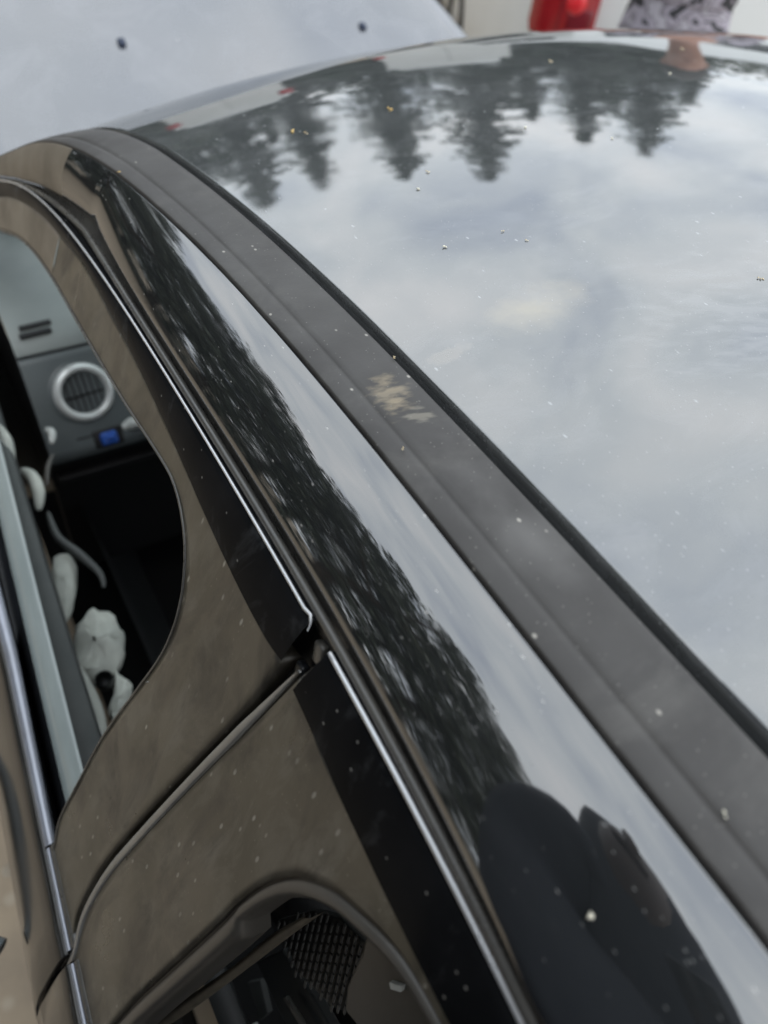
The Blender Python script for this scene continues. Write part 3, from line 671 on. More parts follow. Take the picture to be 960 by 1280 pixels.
# shelf below the vent, switch and lever
MB().box((-.45, .80, .775), (.183, .012, .006)).build('parcel_shelf', m_slat, dash, smooth=False, bevel=.003)
MB().box((-.45, .90, .60), (.185, .02, .17)).build('glove_recess', m_black, dash, smooth=False)
def face(o, c):
    o.location = c; o.rotation_euler = (R(-31), 0, 0); return o
sb_ = MB(); sb_.box((0, 0, 0), (.0135, .006, .0105)); sb_.box((.002, -.006, .001), (.007, .004, .0045))
face(sb_.build('blue_switch', m_blue, dash, bevel=.004), (-.541, .790, .8405))
face(MB().box((0, .003, 0), (.024, .006, .016)).build('switch_bezel', m_black, dash, bevel=.004), (-.541, .792, .8405))
MB().tube([(-.513, .795, .850), (-.502, .790, .858), (-.487, .787, .860), (-.478, .79, .857)], [.006, .010, .010, .006], 10).build('silver_lever', m_silver, dash)
# front seat and console
seat = MB(); rows = []
for yy, zt, wd in ((-.10, .50, .22), (.0, .56, .25), (.15, .57, .26), (.32, .56, .25), (.42, .52, .24), (.45, .44, .22)):
    rows.append([(-.30-wd, yy, .30), (-.30-wd, yy, zt-.04), (-.30-wd*.85, yy, zt), (-.30-wd*.5, yy, zt-.03), (-.30, yy, zt-.03), (-.30+wd*.5, yy, zt-.03), (-.30+wd*.85, yy, zt), (-.30+wd, yy, zt-.04), (-.30+wd, yy, .3)])
seat.grid(rows)
rows = []
for zz, yc, wd in ((.50, -.12, .24), (.70, -.16, .25), (.9, -.20, .23), (1.02, -.24, .18)):
    rows.append([(-.28+wd*math.cos(a), yc+.07*math.sin(a), zz) for a in [k*2*math.pi/16 for k in range(16)]])
seat.grid(rows, close=True)
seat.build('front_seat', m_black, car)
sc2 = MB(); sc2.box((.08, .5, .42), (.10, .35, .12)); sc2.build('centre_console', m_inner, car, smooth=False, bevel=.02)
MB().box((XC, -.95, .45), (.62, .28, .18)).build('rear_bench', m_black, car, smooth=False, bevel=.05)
# kick panel and foot-well carpet fold seen low through the window
MB().grid([[(-.60, yy, .62), (-.585, yy, .5), (-.56, yy, .38), (-.50, yy, .27)] for yy in ys(.35, 1.0, 8)], flip=True).build('kick_panel', m_inner, car)

# ---- white door membranes and cloths pushed into the open door
def blob(pts, thick, name, m, seed, label, cat, res=10, amp=.006):
    """a crumpled lump whose plan outline is pts (x, y, z)"""
    rnd = random.Random(seed); n_ = len(pts); c0 = Vector([sum(p[k] for p in pts)/n_ for k in range(3)])
    P = resample(list(pts)+[pts[0]], 36)[:-1]; rows = []
    for ri in range(res+1):
        a = ri/res*math.pi; rr, h = math.sin(a), math.cos(a)
        rr = max(rr, .02)
        rw = []
        for k in range(35):
            p = c0+(Vector(P[k])-c0)*rr**.7; p.z += h*thick
            q = p*64
            nz_ = math.sin(q.x*1.3+seed)*math.cos(q.y*1.7+seed*2)+.6*math.sin(q.y*3.1+q.z*2.3+seed)+.5*math.cos(q.x*4.3-q.z*3)
            p += Vector((rnd.uniform(-1, 1)*.16*amp+nz_*amp*.5, rnd.uniform(-1, 1)*.16*amp+nz_*amp*.6, rnd.uniform(-1, 1)*.2*amp+abs(nz_)*amp*1.2-amp*.5)); rw.append(p)
        rows.append(rw)
    o = MB().grid(rows, close=True).build(name, m)
    return tag(o, label, cat)
blob([(-.699, .425, .86), (-.672, .455, .86), (-.657, .453, .86), (-.640, .418, .86), (-.645, .385, .86), (-.664, .356, .86), (-.690, .345, .86), (-.713, .37, .86)], .022, 'crumpled_cloth', m_white, 3, 'crumpled white cloth stuffed in the open door, largest upper lump', 'cloth')
blob([(-.668, .352, .865), (-.655, .335, .865), (-.662, .310, .865), (-.682, .285, .865), (-.695, .272, .865), (-.690, .30, .865), (-.678, .325, .865)], .012, 'crumpled_cloth', m_white, 5, 'small white cloth fold below the largest lump, beside the dusty pillar', 'cloth', amp=.004)
blob([(-.688, .545, .88), (-.669, .548, .88), (-.664, .518, .88), (-.685, .461, .88), (-.705, .440, .88), (-.702, .497, .88)], .012, 'foam_pad', m_white, 8, 'smooth oval white foam pad above the crumpled cloth in the door', 'foam', amp=.0015)
def strap(path, rad, name, m, label, cat, flat=.4):
    P = resample(path, 24)
    o = MB().tube([tuple(p) for p in P], [rad*(.35+.65*math.sin(math.pi*i/23)**.5) for i in range(24)], 8).build(name, m)
    return tag(o, label, cat)
strap([(-.708, .625, .945), (-.702, .585, .945), (-.704, .53, .945), (-.709, .47, .945)], .0065, 'white_strip', m_white, 'narrow white strip lying along the inner side of the lowered window glass', 'strip')
strap([(-.684, .705, .905), (-.674, .68, .91), (-.674, .649, .91), (-.682, .62, .905)], .009, 'white_strip', m_white, 'short blurred white strip between the glass and the dashboard', 'strip')
strap([(-.700, .72, .99), (-.692, .69, .985), (-.695, .655, .98), (-.700, .635, .975)], .009, 'white_tab', m_white, 'pale white tab at the front end of the lowered glass', 'tab')
strap([(-.632, .775, .905), (-.626, .760, .91), (-.632, .742, .905)], .006, 'silver_hinge_piece', m_silver, 'small silver piece left of the blue switch, below the vent ring', 'bracket')
strap([(-.636, .724, .90), (-.650, .70, .90), (-.660, .67, .895)], .004, 'grey_wire_loop', m_trim, 'thin grey wire loop curling down from the dashboard end', 'wire')
strap([(-.672, .62, .895), (-.672, .57, .895), (-.655, .53, .895), (-.640, .49, .89), (-.642, .47, .885)], .006, 'grey_cable', m_innergrey, 'grey cable running above the white foam pad inside the door', 'cable')
strap([(-.716, .385, .905), (-.708, .335, .90), (-.706, .285, .895), (-.712, .25, .895)], .011, 'white_strip', m_white, 'long white strip along the door shell left of the crumpled cloth', 'strip')
strap([(-.748, .57, .93), (-.752, .52, .93), (-.753, .48, .93)], .004, 'white_strip', m_white, 'tiny pale strip in the black slot outside the lowered glass', 'strip')
o = MB().lathe([(.0001, -.01), (.008, -.01), (.0105, -.004), (.0105, .008)], (-.683, .335, .885), 'Z', 16).build('black_plug', m_inner); tag(o, 'round black plug between the white cloth lumps', 'plug')

# ------------------------------------------------------------------ other cars
def wagon(name, label, loc, az, L=4.5, W=.87, H=1.62, ZB=.98, van=False, lamp_top=1.22, lamp_bot=.86, lw=.235):
    """a parked car or van whose local +y is forward; rear face at y = 0"""
    root = thing(name, label, 'van' if van else 'car', loc, -az)
    roof0, roof1 = (.04, L-1.0) if van else (.30, L-2.0)
    st = [0, .03, .12, .35, .8, 1.5, 2.2, L-1.9, L-1.4, L-1.0, L-.5, L-.15, L]
    rows = []
    def sect(y):
        w = W*(.93+.07*min(1, y/.3))*(1-.10*max(0, (y-L+.8)/.8)**2)
        zb = ZB-(.12*max(0, (y-L+1.2)/1.2))
        if y < roof0: zt = zb+(H-zb)*(.35+.65*y/roof0) if not van else H-.05
        elif y < roof1: zt = H
        else:
            k = min(1, (y-roof1)/(.9 if not van else .75)); zt = H+(zb+.04-H)*k
        cab = (zt-zb)/(H-ZB)
        return [(w*.93, .22), (w*.99, .35), (w, .55), (w*.99, .75), (w*.965, zb), (w*(.965-.10*cab), zb+(zt-zb)*.55), (w*(.965-.20*cab), zt-.06*max(cab, .2)), (w*(.965-.32*cab), zt-.012), (w*.3, zt+.015*cab), (0, zt+.02*cab)]
    for y in st:
        s = sect(y); rows.append([(-x, y, z) for x, z in s]+[(x, y, z) for x, z in s[::-1][1:]])
    body = MB().grid(rows)
    b0 = len(body.v); body.v += rows[0]; body.f.append(tuple(b0+i for i in range(len(rows[0]))))
    b0 = len(body.v); body.v += rows[-1]; body.f.append(tuple(b0+len(rows[-1])-1-i for i in range(len(rows[-1]))))
    bo = body.build('body', m_wcar, root)
    sb = bo.modifiers.new('bevel', 'BEVEL'); sb.width = .03; sb.segments = 3; sb.limit_method = 'ANGLE'; sb.angle_limit = R(50)
    # side glass, rear glass
    if not van:
        for s in (-1, 1):
            for y0, y1 in ((.45, 1.15), (1.20, 1.95), (2.0, min(L-1.75, 2.7))):
                rw = []
                for y in ys(y0, y1, 5):
                    q = sect(y); a, c_ = Vector((q[4][0], 0, q[4][1])), Vector((q[6][0], 0, q[6][1]))
                    rw.append([(s*(a.x+(c_.x-a.x)*t_+.012), y, a.z+(c_.z-a.z)*t_) for t_ in (.06, .3, .6, .9)])
                MB().grid(rw, flip=(s > 0)).build('side_window', m_wglass, root)
    zr0 = ZB+.06
    if van:
        for s in (-1, 1): MB().box((s*W*.45, -.012, (H+.5)/2), (W*.43, .014, (H-.9)/2)).build('rear_door', m_wcar, root, smooth=False, bevel=.01)
    else: MB().grid([[(x*(1-.12*(z-zr0)/(H-zr0)), -.012+(.22*(z-zr0)/(H-zr0) if not van else 0), z) for x in ys(-W*.70, W*.70, 6)] for z in ys(zr0+.04, H-.14, 5)]).build('rear_window', m_wglass, root)
    MB().box((0, -.04, .44), (W*.96, .09, .13)).build('rear_bumper', m_wcar if not van else m_bumper, root, bevel=.04)
    MB().box((0, -.008, .74), (.26, .008, .06)).build('plate_recess', m_bumper, root, smooth=False)
    for s in (-1, 1):
        x0, x1 = W*.955, W*.955-lw
        pts = [(x0, .10), (x0+.012, .02), (x0-.02, -.02), (x0-.08, -.034), (x1, -.030), (x1-.004, .0)]
        lb = MB(); rows_ = []
        for z, k in ((lamp_bot, 0), (lamp_bot+.004, .7), (lamp_bot+.02, 1), ((lamp_bot+lamp_top)/2, 1), (lamp_top-.03, .95), (lamp_top-.005, .7), (lamp_top, 0)):
            cx_ = (x0+x1)/2; rows_.append([(s*(cx_+(x-cx_)*(.9+.1*k)), .03+(y-.03)*(.5+.5*k), z) for x, y in pts])
        lb.grid(rows_, flip=(s > 0))
        lens = lb.build('tail_light', m_red, root)
        zc = lamp_bot+(lamp_top-lamp_bot)*.42
        MB().box((s*(x0-lw*.72), -.030, lamp_bot+.06), (lw*.22, .008, .045)).build('lens_panel', m_reddark, lens, bevel=.004)
        MB().box((s*(x0-lw*.36), -.0335, (lamp_bot+lamp_top)/2), (.004, .004, (lamp_top-lamp_bot)*.42)).build('lens_rib', m_reddark, lens, bevel=.001)
        MB().lathe([(.0001, -.016), (.022, -.014), (.038, -.008), (.045, .004), (.045, .012)], (s*(x0-lw*.60), -.030, lamp_bot+.125), 'Y', 20).build('lamp', m_redlamp, lens)
    for x in (-W+.10, W-.10):
        for y in (1.60, L-.85): wheel(root, x, y, .32)
    return root
wagon('white_estate_car', 'white car with big red tail lights parked behind the person', (1.665+.80*math.cos(R(27)), 2.41-.80*math.sin(R(27)), 0), R(27), lamp_bot=.79, lamp_top=1.16)
wagon('white_van', 'tall white van with red corner lights mirrored at the left front edge of the roof', (2.5, 10.2, 0), R(15), 4.8, .98, 3.15, 1.35, True, 2.75, 2.3, .20)
wagon('white_van', 'white van mirrored in the middle of the roof front edge under the tree reflections', (5.2, 8.6, 0), R(30), 4.8, .95, 2.85, 1.3, True, 1.4, 1.0, .14)
wagon('white_hatchback', 'white hatchback parked at the right beyond the black car', (4.9, 1.1, 0), R(75), 4.0, .85, 1.5, .95)

# ------------------------------------------------------------------ people
def skin_obj(name, chains, m, parent, sub=2, smooth=True):
    """chains: lists of ((x,y,z), radius); chains that start on the same point share the vertex"""
    vs_, es, rs, idx = [], [], [], {}
    for ch in chains:
        prev = None
        for p, rr in ch:
            k = tuple(round(c_, 4) for c_ in p)
            if k not in idx: idx[k] = len(vs_); vs_.append(p); rs.append(rr if isinstance(rr, tuple) else (rr, rr))
            if prev is not None and prev != idx[k]: es.append((prev, idx[k]))
            prev = idx[k]
    me = bpy.data.meshes.new(name); me.from_pydata(vs_, es, []); me.materials.append(m)
    o = bpy.data.objects.new(name, me); COL.objects.link(o); o.parent = parent
    sk = o.modifiers.new('skin', 'SKIN'); sk.use_smooth_shade = True
    lay = me.skin_vertices[0] if me.skin_vertices else None
    if lay is None:
        bm = bmesh.new(); bm.from_mesh(me); bm.verts.layers.skin.verify(); bm.to_mesh(me); bm.free(); lay = me.skin_vertices[0]
    for i, rr in enumerate(rs): lay.data[i].radius = rr
    lay.data[0].use_root = True
    s = o.modifiers.new('sub', 'SUBSURF'); s.levels = sub; s.render_levels = sub
    return o
def hand(c, d, n, s):
    """palm at c, fingers along d, palm normal n; five curled fingers, returns chains"""
    c, d, n = Vector(c), Vector(d).normalized(), Vector(n).normalized(); w = d.cross(n).normalized()*s
    ch = []
    palm = c+d*.045
    ch.append([(tuple(c), (.022, .016)), (tuple(palm), (.032, .013))])
    for k, (o_, ln) in enumerate(((-.030, .070), (-.010, .080), (.010, .076), (.029, .060))):
        b0 = palm+w*o_*.6
        p1 = palm+d*.03+w*o_; p2 = p1+d*ln*.38+n*ln*.10; p3 = p2+d*ln*.22+n*ln*.28; p4 = p3+d*ln*.04+n*ln*.26
        ch.append([(tuple(palm), (.032, .013)), (tuple(p1), .0095), (tuple(p2), .0085), (tuple(p3), .008), (tuple(p4), .0065)])
    t1 = c+d*.025-w*.032; t2 = t1+d*.028-w*.016+n*.014; t3 = t2+d*.024+n*.014
    ch.append([(tuple(c), (.022, .016)), (tuple(t1), .011), (tuple(t2), .0095), (tuple(t3), .007)])
    return ch
def person(label, loc, rz, shirt, legs, short_legs, arms, lean=0., head_tilt=0., m_skin=m_skin, name='person'):
    root = thing(name, label, 'person', loc, rz)
    hp = (0, 0, .95); ch = (0, lean*.5, 1.25); nk = (0, lean, 1.47); hd0 = (0, lean+.01, 1.53)
    hy = lean+.03+head_tilt*.05
    chains = [[(hp, (.15, .10)), (ch, (.16, .11)), ((0, lean*.9, 1.40), (.12, .085)), (nk, .055), (hd0, .055), ((0, hy, 1.60), (.072, .085)), ((0, hy, 1.68), (.078, .098)), ((0, hy-.01, 1.745), (.062, .08))]]
    for s in (-1, 1):
        chains.append([(hp, (.15, .10)), ((s*.095, 0, .86), .092), ((s*.105, .02, .50), .058), ((s*.11, -.01, .28), .052), ((s*.11, -.02, .10), .036), ((s*.115, .0, .05), .036), ((s*.12, .10, .035), (.04, .028)), ((s*.125, .17, .03), (.035, .02))])
    for s, (el, wr) in zip((-1, 1), arms):
        sh = (s*.19, lean*.95, 1.40); wd = Vector(wr)-Vector(el)
        chains.append([((0, lean*.9, 1.40), (.12, .085)), (sh, .055), (tuple(el), .040), (tuple(Vector(el)+wd*.5), .034), (tuple(wr), .024)])
        chains += [[(tuple(wr), .024)]+h for h in hand(Vector(wr)+wd.normalized()*.02, wd, Vector((0, 0, -1)) if abs(wd.normalized().z) < .7 else Vector((-s, 0, 0)), s)]
    body = skin_obj('body', chains, m_skin, root)
    # face and ears
    fc = MB(); fc.tube([(0, hy+.063, 1.665), (0, hy+.082, 1.635), (0, hy+.073, 1.622)], [.008, .013, .008], 8)
    fc.build('nose', m_skin, body)
    for s in (-1, 1):
        MB().lathe([(.0001, .006), (.008, .004), (.0105, 0)], (s*.030, hy+.062, 1.672), 'Y', 12).build('eye', m_silver, body)
        MB().tube([(s*.066, hy-.005, 1.69), (s*.075, hy-.015, 1.665), (s*.067, hy-.005, 1.635)], [.009, .012, .007], 8).build('ear', m_skin, body)
    MB().tube([(-.024, hy+.063, 1.598), (0, hy+.069, 1.597), (.024, hy+.063, 1.598)], [.004, .007, .004], 8).build('mouth', m_skin, body)
    rows = []
    for i in range(7):
        a = i/6*R(100)
        rows.append([(.082*math.sin(a)*math.cos(b_)*1.0, hy-.014+.094*math.sin(a)*math.sin(b_), 1.70+.088*math.cos(a)-(.03 if math.sin(b_) < -.2 and i > 4 else 0)) for b_ in [k*2*math.pi/24 for k in range(24)]])
    MB().grid(rows, close=True).build('hair', m_hair, body)
    # shirt
    sc = [[((0, 0, .90 if not short_legs else 1.06), (.185, .14)), ((0, 0, 1.0 if not short_legs else 1.12), (.185, .14)), (ch, (.18, .13)), ((0, lean*.9, 1.40), (.135, .10)), ((0, lean, 1.455), (.072, .07))]]
    if shirt == m_jacket: sc = [[(p, (a+.03, b_+.035)) for p, (a, b_) in sc[0]]+[((0, lean+.005, 1.50), (.082, .085))]]
    for s, (el, wr) in zip((-1, 1), arms):
        full = shirt == m_jacket
        e_ = Vector(el); end = Vector(wr) if full else Vector((s*.19, lean*.95, 1.40))*.35+e_*.65
        c_ = [((0, lean*.9, 1.40), (.135, .10)), ((s*.19, lean*.95, 1.40), .070)]
        if full: c_ = [((0, lean*.9, 1.40), (.165, .135)), ((s*.19, lean*.95, 1.40), .092), (tuple(e_), .074), (tuple(e_*.06+end*.94), .042)]
        else: c_ += [(tuple(end), .060)]
        sc.append(c_)
    skin_obj('shirt', sc, shirt, body)
    tc_ = [[((0, 0, 1.20), (.172, .125)), ((0, 0, 1.08), (.176, .128)), ((0, 0, .95), (.176, .130))]]
    for s in (-1, 1):
        c_ = [((0, 0, .95), (.176, .130)), ((s*.098, 0, .85), .112)]
        if short_legs: c_ += [((s*.112, .01, .66), .105), ((s*.118, .02, .50), .10)]
        else: c_ += [((s*.108, .02, .50), .078), ((s*.112, -.01, .28), .068), ((s*.112, -.01, .10), .066)]
        tc_.append(c_)
    skin_obj('shorts' if short_legs else 'trousers', tc_, legs, body)
    for s in (-1, 1):
        skin_obj('shoe', [[((s*.115, -.05, .05), (.042, .042)), ((s*.118, .03, .05), (.046, .045)), ((s*.122, .12, .04), (.048, .034)), ((s*.126, .20, .035), (.038, .026))]], m_shoe, body)
    return root
person('person in grey camouflage clothes standing beside the red tail light', (1.70, 1.80, 0), R(140), m_camo, m_camo, True,
       [((-.27, .04, 1.20), (-.06, .23, 1.30)), ((.27, .05, 1.20), (.06, .25, 1.34))])
ph_c = CAM-f*.010
# the photographer holds the phone up over the door; the lens looks out of the phone's upper corner
PL, PS, PA = Vector((-1.02, -.27, 0)), 1.2, R(64)
def pw(v):
    d = (v-PL)/PS; ca, sa = math.cos(PA), math.sin(PA)
    return (d.x*ca-d.y*sa, d.x*sa+d.y*ca, d.z)
hb = CAM-f*.022-u2*.13
wl, wr_ = pw(hb-r2*.085-u2*.10-f*.05), pw(hb+r2*.085-u2*.17-f*.04)
pr = person('person in dark jacket holding up a phone, mirrored in the glossy side rail', tuple(PL), -PA, m_jacket, m_jeans, False,
       [(pw(Vector((-.80, -.065, 1.925))), wl), ((.26, .18, 1.14), wr_)], lean=.10, head_tilt=3., m_skin=m_skin2)
pr.scale = (PS, PS, PS)
skin_obj('hood', [[((0, .03, 1.44), (.19, .14)), ((0, .12, 1.55), (.12, .13)), ((0, .24, 1.66), (.138, .14)), ((0, .26, 1.75), (.11, .12))]], m_jacket, pr.children[0])
rt, up_ = r2, u2
pc = ph_c+rt*.045-up_*.055-f*.004
phb = MB(); phb.box(pc, (.0375, .080, .0038), (rt, up_, f)); phone = phb.build('phone', m_phone, bevel=.004)
tag(phone, 'black phone held up in both hands over the side rail', 'phone')
MB().box(pc-f*.0042, (.0345, .076, .0004), (rt, up_, f)).build('screen', m_screen, phone, smooth=False)

# ------------------------------------------------------------------ trees
def conifer_mesh(seed, Hh=13.5, spread=2.0):
    rnd = random.Random(seed); mb = MB()
    z = Hh*.06
    while z < Hh*.985:
        fr_ = z/Hh; L = spread*(1-fr_)**.62*rnd.uniform(.62, 1.15)*(1.0 if rnd.random() < .78 else .5)+.10
        nb_ = rnd.choice((3, 4, 4, 5)) if fr_ < .85 else 3
        a0 = rnd.uniform(0, 6.28)
        for k in range(nb_):
            a = a0+k*6.283/nb_+rnd.uniform(-.4, .4); l = L*rnd.uniform(.65, 1.1); dr = rnd.uniform(.16, .34)
            dx_, dy_ = math.cos(a), math.sin(a); m_n = max(4, int(l/.20))
            for i in range(m_n):
                s = (i+.6)/m_n; px, py, pz = dx_*l*s, dy_*l*s, z-dr*l*s+.10*l*s*s
                for q in range(2):
                    w = (.22+.38*(1-s))*rnd.uniform(.6, 1.3); h_ = rnd.uniform(.06, .20); side_ = rnd.uniform(-1, 1)*(.10+.22*l*(1-s)*.5)
                    cx, cy, cz = px-dy_*side_, py+dx_*side_, pz-rnd.uniform(0, .14)
                    b0 = len(mb.v)
                    mb.v += [(cx-dx_*w*.5, cy-dy_*w*.5, cz+h_*.3), (cx-dy_*.07, cy+dx_*.07, cz-h_), (cx+dx_*w*.6, cy+dy_*w*.6, cz-h_*.2), (cx+dy_*.07, cy-dx_*.07, cz+.03)]
                    mb.f.append((b0, b0+1, b0+2, b0+3))
        z += rnd.uniform(.13, .26)*(1-.4*fr_)
    return mb
def link_shared(name, me, parent):
    o = bpy.data.objects.new(name, me); COL.objects.link(o); o.parent = parent; return o
def bake(mb, name, m, smooth=False):
    me = bpy.data.meshes.new(name); me.from_pydata(mb.v, [], mb.f); me.update(); me.materials.append(m)
    if smooth: me.polygons.foreach_set('use_smooth', [True]*len(me.polygons))
    return me
def trunk_mb(Hh, r0, limbs=0, seed=0):
    rnd = random.Random(seed); mb = MB()
    mb.tube([(0, 0, -.1), (.03, 0, Hh*.3), (-.02, .03, Hh*.65), (0, 0, Hh*.98)], [r0, r0*.75, r0*.42, r0*.08], 8)
    for k in range(limbs):
        a = rnd.uniform(0, 6.28); z0 = Hh*rnd.uniform(.25, .7); l = Hh*rnd.uniform(.18, .32)
        mb.tube([(0, 0, z0), (math.cos(a)*l*.5, math.sin(a)*l*.5, z0+l*.35), (math.cos(a)*l, math.sin(a)*l, z0+l*.85)], [r0*.4, r0*.25, r0*.08], 6)
    return mb
con = [bake(conifer_mesh(s, 13.5, sp), 'crown', m_needle) for s, sp in ((1, 4.6), (2, 4.0), (3, 5.2), (4, 4.3))]
ctr = bake(trunk_mb(13.5, .2), 'trunk', m_bark, True)
def place_tree(name, label, x, y, sc, rz_, crown, trunk, group=None, cat='tree', zsc=1.):
    t_ = thing(name, label, cat, (x, y, 0), rz_, group); t_.scale = (sc, sc, sc*zsc)
    link_shared('crown', crown, t_); link_shared('trunk', trunk, t_); return t_
def azd(az, d, ox=-.3, oy=.35): return ox+d*math.sin(R(az)), oy+d*math.cos(R(az))
# az, elevation of the tip, distance, which
CONS = [(7, 16, 30, 0, 'leftmost of the spruces mirrored in the roof'), (11.5, 19.5, 31, 1, 'dark spruce mirrored just inside the roof moulding near the front'), (15.7, 21.0, 30, 2, 'spruce mirrored in the roof beside the moulding, second from left'),
        (20.8, 20.6, 29, 3, 'spruce mirrored left of the tallest pair, with gaps of sky'), (27.9, 21.0, 28, 0, 'full symmetrical spruce mirrored alone in the middle of the roof'),
        (34.8, 21.8, 28, 2, 'tallest spruce mirrored right of the roof middle'), (39.0, 15.5, 31, 1, 'low spruce mirrored between the tallest and the right group'), (42.8, 17.8, 30, 3, 'narrow spruce in the right mirrored group'), (47.4, 18.6, 29, 0, 'rightmost spruce mirrored in the roof by the open sky'), (24.2, 11, 34, 1, 'small spruce behind the gap left of the full spruce'), (31.4, 11.5, 34, 3, 'small spruce behind the gap right of the full spruce'), (37.0, 12.5, 36, 0, 'small spruce low between the mirrored tall spruce and the narrow ones'), (18.3, 12, 35, 2, 'small spruce low between the two mirrored spruces next to the moulding'), (50.5, 12, 36, 1, 'small spruce at the right end of the mirrored spruce row'), (44.9, 14, 33, 2, 'spruce showing low between the two right hand tips')]
CONS += [(9.2, 17.5, 32, 3, 'spruce filling the gap between the two leftmost mirrored spruces'), (13.6, 17.5, 33, 0, 'spruce half hidden behind the second mirrored spruce by the moulding'), (18.4, 15.5, 33, 1, 'middle sized spruce in the left mirrored group')]
CONS += [(a_, 8.6+1.9*((k_*7) % 5)/4, 37, k_ % 4, 'low young spruce in the shaded row at the feet of the tall mirrored spruces') for k_, a_ in enumerate((8, 12.3, 16.8, 22.4, 26, 29.6, 33, 36, 38.8, 41, 43.5, 46.2, 49))]
for i, (az, el, d, k, lb) in enumerate(CONS):
    x, y = azd(az, d); hh = 1.45+d*math.tan(R(el)); place_tree('spruce_tree', lb, x, y, hh/13.5*(1.0), i*1.7, con[k], ctr, 'spruces in a row beyond the parked cars')
def leafy_mesh(seed, Hh=12, rad=3.2, n=5200, size=.22, zlo=.18):
    rnd = random.Random(seed); mb = MB(); cl_ = []
    for k in range(46):
        a = rnd.uniform(0, 6.28); zz = rnd.uniform(zlo, 1.0); w = rad*math.sin(math.pi*min(1, (zz-zlo*.4)/(1.05-zlo*.4)))**.6
        rr = w*rnd.uniform(.2, .95)**.5; cl_.append((rr*math.cos(a), rr*math.sin(a), zz*Hh, rnd.uniform(.6, 1.25)))
    for i in range(n):
        c = rnd.choice(cl_); d = Vector((rnd.gauss(0, 1), rnd.gauss(0, 1), rnd.gauss(0, .7))); d = d.normalized()*rnd.random()**.4*c[3]
        p = Vector(c[:3])+d; a_ = Vector((rnd.gauss(0, 1), rnd.gauss(0, 1), rnd.gauss(0, .5))).normalized(); b_ = a_.cross(Vector((rnd.gauss(0, 1), rnd.gauss(0, 1), 1))).normalized()
        s = size*rnd.uniform(.5, 1.3); b0 = len(mb.v)
        mb.v += [tuple(p-a_*s*.6), tuple(p+b_*s*.35), tuple(p+a_*s*.6), tuple(p-b_*s*.35)]; mb.f.append((b0, b0+1, b0+2, b0+3))
    return mb
lea = [bake(leafy_mesh(s, 12, 3.4, 8500, .20, .02), 'crown', m_leaf) for s in (11, 12, 13)]
ltr = bake(trunk_mb(11, .24, 7, 5), 'trunk', m_bark, True)
hed = [bake(leafy_mesh(s, 3.2, 2.0, 2600, .17, .05), 'crown', m_leaf2) for s in (21, 22)]
htr = bake(trunk_mb(2.6, .08, 5, 6), 'trunk', m_bark, True)
# the wood close by on the open-window side, mirrored in the side rail
def wood_el(az): return float(np.interp(az, [-140, -60, -48, -41, -34, -26, -18, -9, 6, 20], [42, 49, 46, 35, 31, 29, 25, 21, 19, 19]))
WOOD = [(-88, 12, .95), (-74, 11.5, 1.0), (-62, 12, .92), (-52, 11, .98), (-43, 12.5, 1.1), (-35, 11.5, .95), (-27, 12.5, 1.02), (-20, 11.8, .9), (-13, 13, 1.0), (-6, 12.5, .88), (0, 14, .9), (6, 16, .85), (-104, 13, 1.0), (-120, 12, 1.05), (-136, 14, 1.0)]
for i, (az, d, s) in enumerate(WOOD):
    x, y = azd(az, d, -.6, 0)
    hs_ = (1.45+d*math.tan(R(wood_el(az))))/12.5*(.93+.07*s); xy = .45+.5*min(hs_, 1.1)
    place_tree('leafy_tree', 'broad leafy tree of the close wood mirrored in the glossy side rail', x, y, xy, i*2.1, lea[i % 3], ltr, 'leafy trees of the close wood on the window side', zsc=hs_/xy)
WOOD2 = [(-95, 17), (-80, 17), (-68, 16.5), (-57, 17), (-47, 16.5), (-38, 17), (-30, 17), (-22, 17.5), (-14, 18), (-6, 18), (-112, 17), (-128, 17)]
for i, (az, d) in enumerate(WOOD2):
    x, y = azd(az, d, -.6, 0)
    hs_ = (1.45+d*math.tan(R(wood_el(az)*.9)))/12.5
    place_tree('leafy_tree', 'broad leafy tree of the close wood mirrored in the glossy side rail', x, y, .9, i*1.3, lea[(i+1) % 3], ltr, 'leafy trees of the close wood on the window side', zsc=hs_/.9)
for i, az in enumerate(list(range(-4, 76, 5))):
    x, y = azd(az, 33+2*(i % 3))
    place_tree('hedge_shrub', 'low leafy shrub of the hedge under the mirrored spruces', x, y, 1.35+.3*(i % 2), i*.9, hed[i % 2], htr, 'hedge shrubs below the spruces', 'shrub')

# ------------------------------------------------------------------ bits lying on the roof and rail
def bit(x, y, s, m, label, name='bud_scale', seed=0, z=None, cat='bud'):
    rnd = random.Random(seed); mb = MB(); s *= .68; zz = (z if z is not None else rz(x, y))+.0002
    for k in range(3):
        a = rnd.uniform(0, 6.28); c = Vector((x+rnd.uniform(-.5, .5)*s, y+rnd.uniform(-.5, .5)*s, zz+s*.15)); d = Vector((math.cos(a), math.sin(a), rnd.uniform(-.1, .3)))*s*.5
        w = Vector((-d.y, d.x, 0))*.55; n_ = Vector((0, 0, s*.09))
        b0 = len(mb.v); mb.v += [tuple(c-d), tuple(c+w-n_), tuple(c+d), tuple(c-w-n_), tuple(c+n_*1.5)]
        mb.f += [(b0, b0+1, b0+4), (b0+1, b0+2, b0+4), (b0+2, b0+3, b0+4), (b0+3, b0, b0+4), (b0+3, b0+2, b0+1, b0)]
    return tag(mb.build(name, m), label, cat, 'small bits lying on the roof')
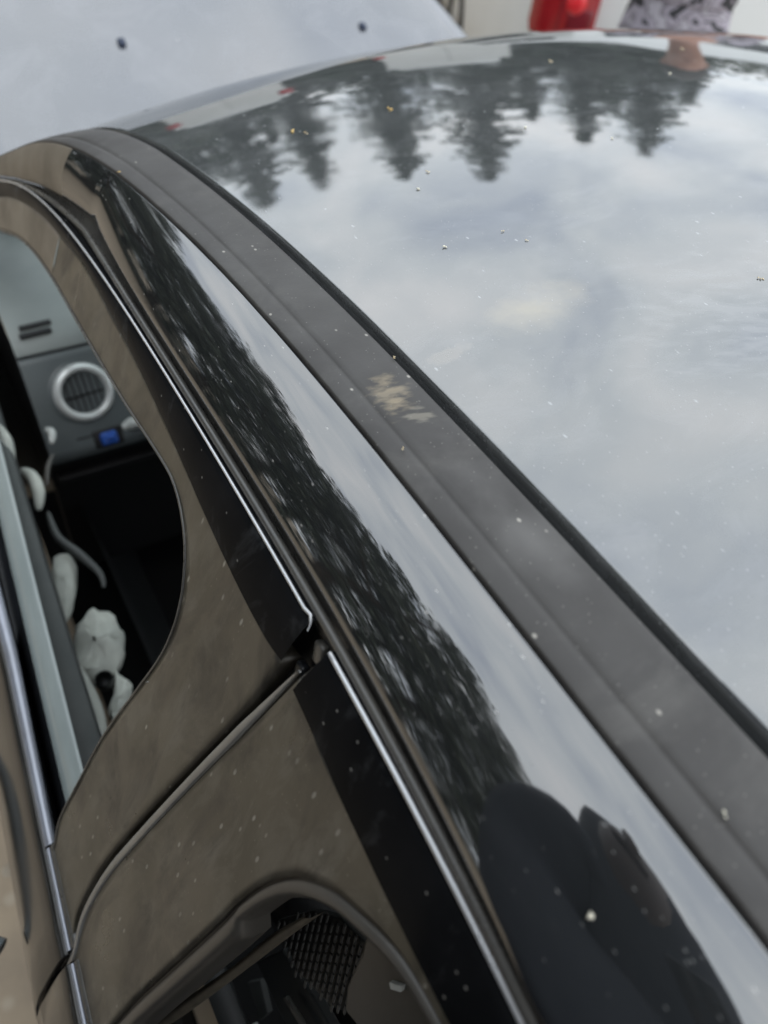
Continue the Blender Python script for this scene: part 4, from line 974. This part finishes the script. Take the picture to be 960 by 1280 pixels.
for i, (x, y, s, m, lb) in enumerate([(-.3874, .2112, .0046, m_budw, 'pale three lobed bud scale alone on the bright roof below the tree tips'),
    (-.3391, .2073, .0030, m_bud, 'tiny bud scale on the roof, upper of the close pair right of the lone scale'), (-.3336, .1883, .0032, m_bud, 'tiny bud scale on the roof, lower of the close pair right of the lone scale'),
    (-.2755, .4698, .0075, m_seed, 'golden seed on the mirrored full spruce near the roof front'), (-.3772, .4734, .0075, m_seed, 'golden seed near the moulding, left of a close pair on the mirrored spruces'),
    (-.3709, .4632, .0050, m_bud, 'small bud scale touching the golden seed near the moulding'), (-.3534, .3015, .0052, m_budw, 'pale petal at the tip of the mirrored full spruce'),
    (-.3278, .3247, .0045, m_bud, 'tan bud scale beside the mirrored full spruce'), (-.2301, .0672, .0042, m_bud, 'bud scale at the right edge of the picture on the roof'),
    (-.0356, .5216, .006, m_bud, 'bud scale close to the roof front edge under the tail light'), (.0528, .427, .006, m_budw, 'pale petal on the roof below the person'), (.169, .5155, .006, m_bud, 'bud scale on the roof front edge below the person'),
    (-.20, .36, .005, m_budw, 'pale petal on the mirrored tallest spruce'), (-.15, .30, .004, m_budw, 'pale petal on the mirrored right group of spruces')]):
    bit(x, y, s, m, lb, 'bud_scale' if m is not m_seed else 'seed', i)
bit(-.5406, .4825, .004, m_seed, 'golden seed on the moulding near its front end', 'seed', 40, zg(.4825)-.004, 'seed')
bit(-.4855, .118, .0030, m_bud, 'reddish bud scale caught on the edge of the black ditch beside the pale stain', 'bud_scale', 41, zg(.118)+.001)
bit(-.5225, .0474, .0025, m_bud, 'tan speck on the moulding ledge below the pale stain', 'bud_scale', 42, zg(.0474)-.003)
bit(-.580, -.176, .0040, m_budw, 'white fleck on the mirrored photographer in the glossy rail', 'petal', 43, 1.4645, 'petal')
bit(-.522, -.1755, .0028, m_budw, 'white fleck on the moulding at the lower right', 'petal', 44, zg(-.17)-.0015, 'petal')
bit(side(.112, 1.235).x-.001, .1125, .0022, m_silver, 'white fleck on the window edge of the dusty pillar', 'petal', 45, 1.2345, 'petal')

# pebbles near the car on the open side
rnd = random.Random(9); mb = MB()
for i in range(1800):
    x, y, s = rnd.uniform(-3, -.75), rnd.uniform(-1.5, 2.5), rnd.uniform(.006, .022)*(1 if rnd.random() < .93 else 1.7)
    b0 = len(mb.v); h_ = s*rnd.uniform(.4, .8); zz = .03*math.sin(x*1.3+y*.7)*math.sin(y*.9)
    mb.v += [(x+s*math.cos(a)*rnd.uniform(.7, 1.1), y+s*math.sin(a)*rnd.uniform(.7, 1.1), zz) for a in (0, 1.26, 2.51, 3.77, 5.03)]+[(x+rnd.uniform(-.3, .3)*s, y+rnd.uniform(-.3, .3)*s, zz+h_)]
    mb.f += [(b0+k, b0+(k+1) % 5, b0+5) for k in range(5)]
tag(mb.build('pebbles', m_stone), kind='stuff')
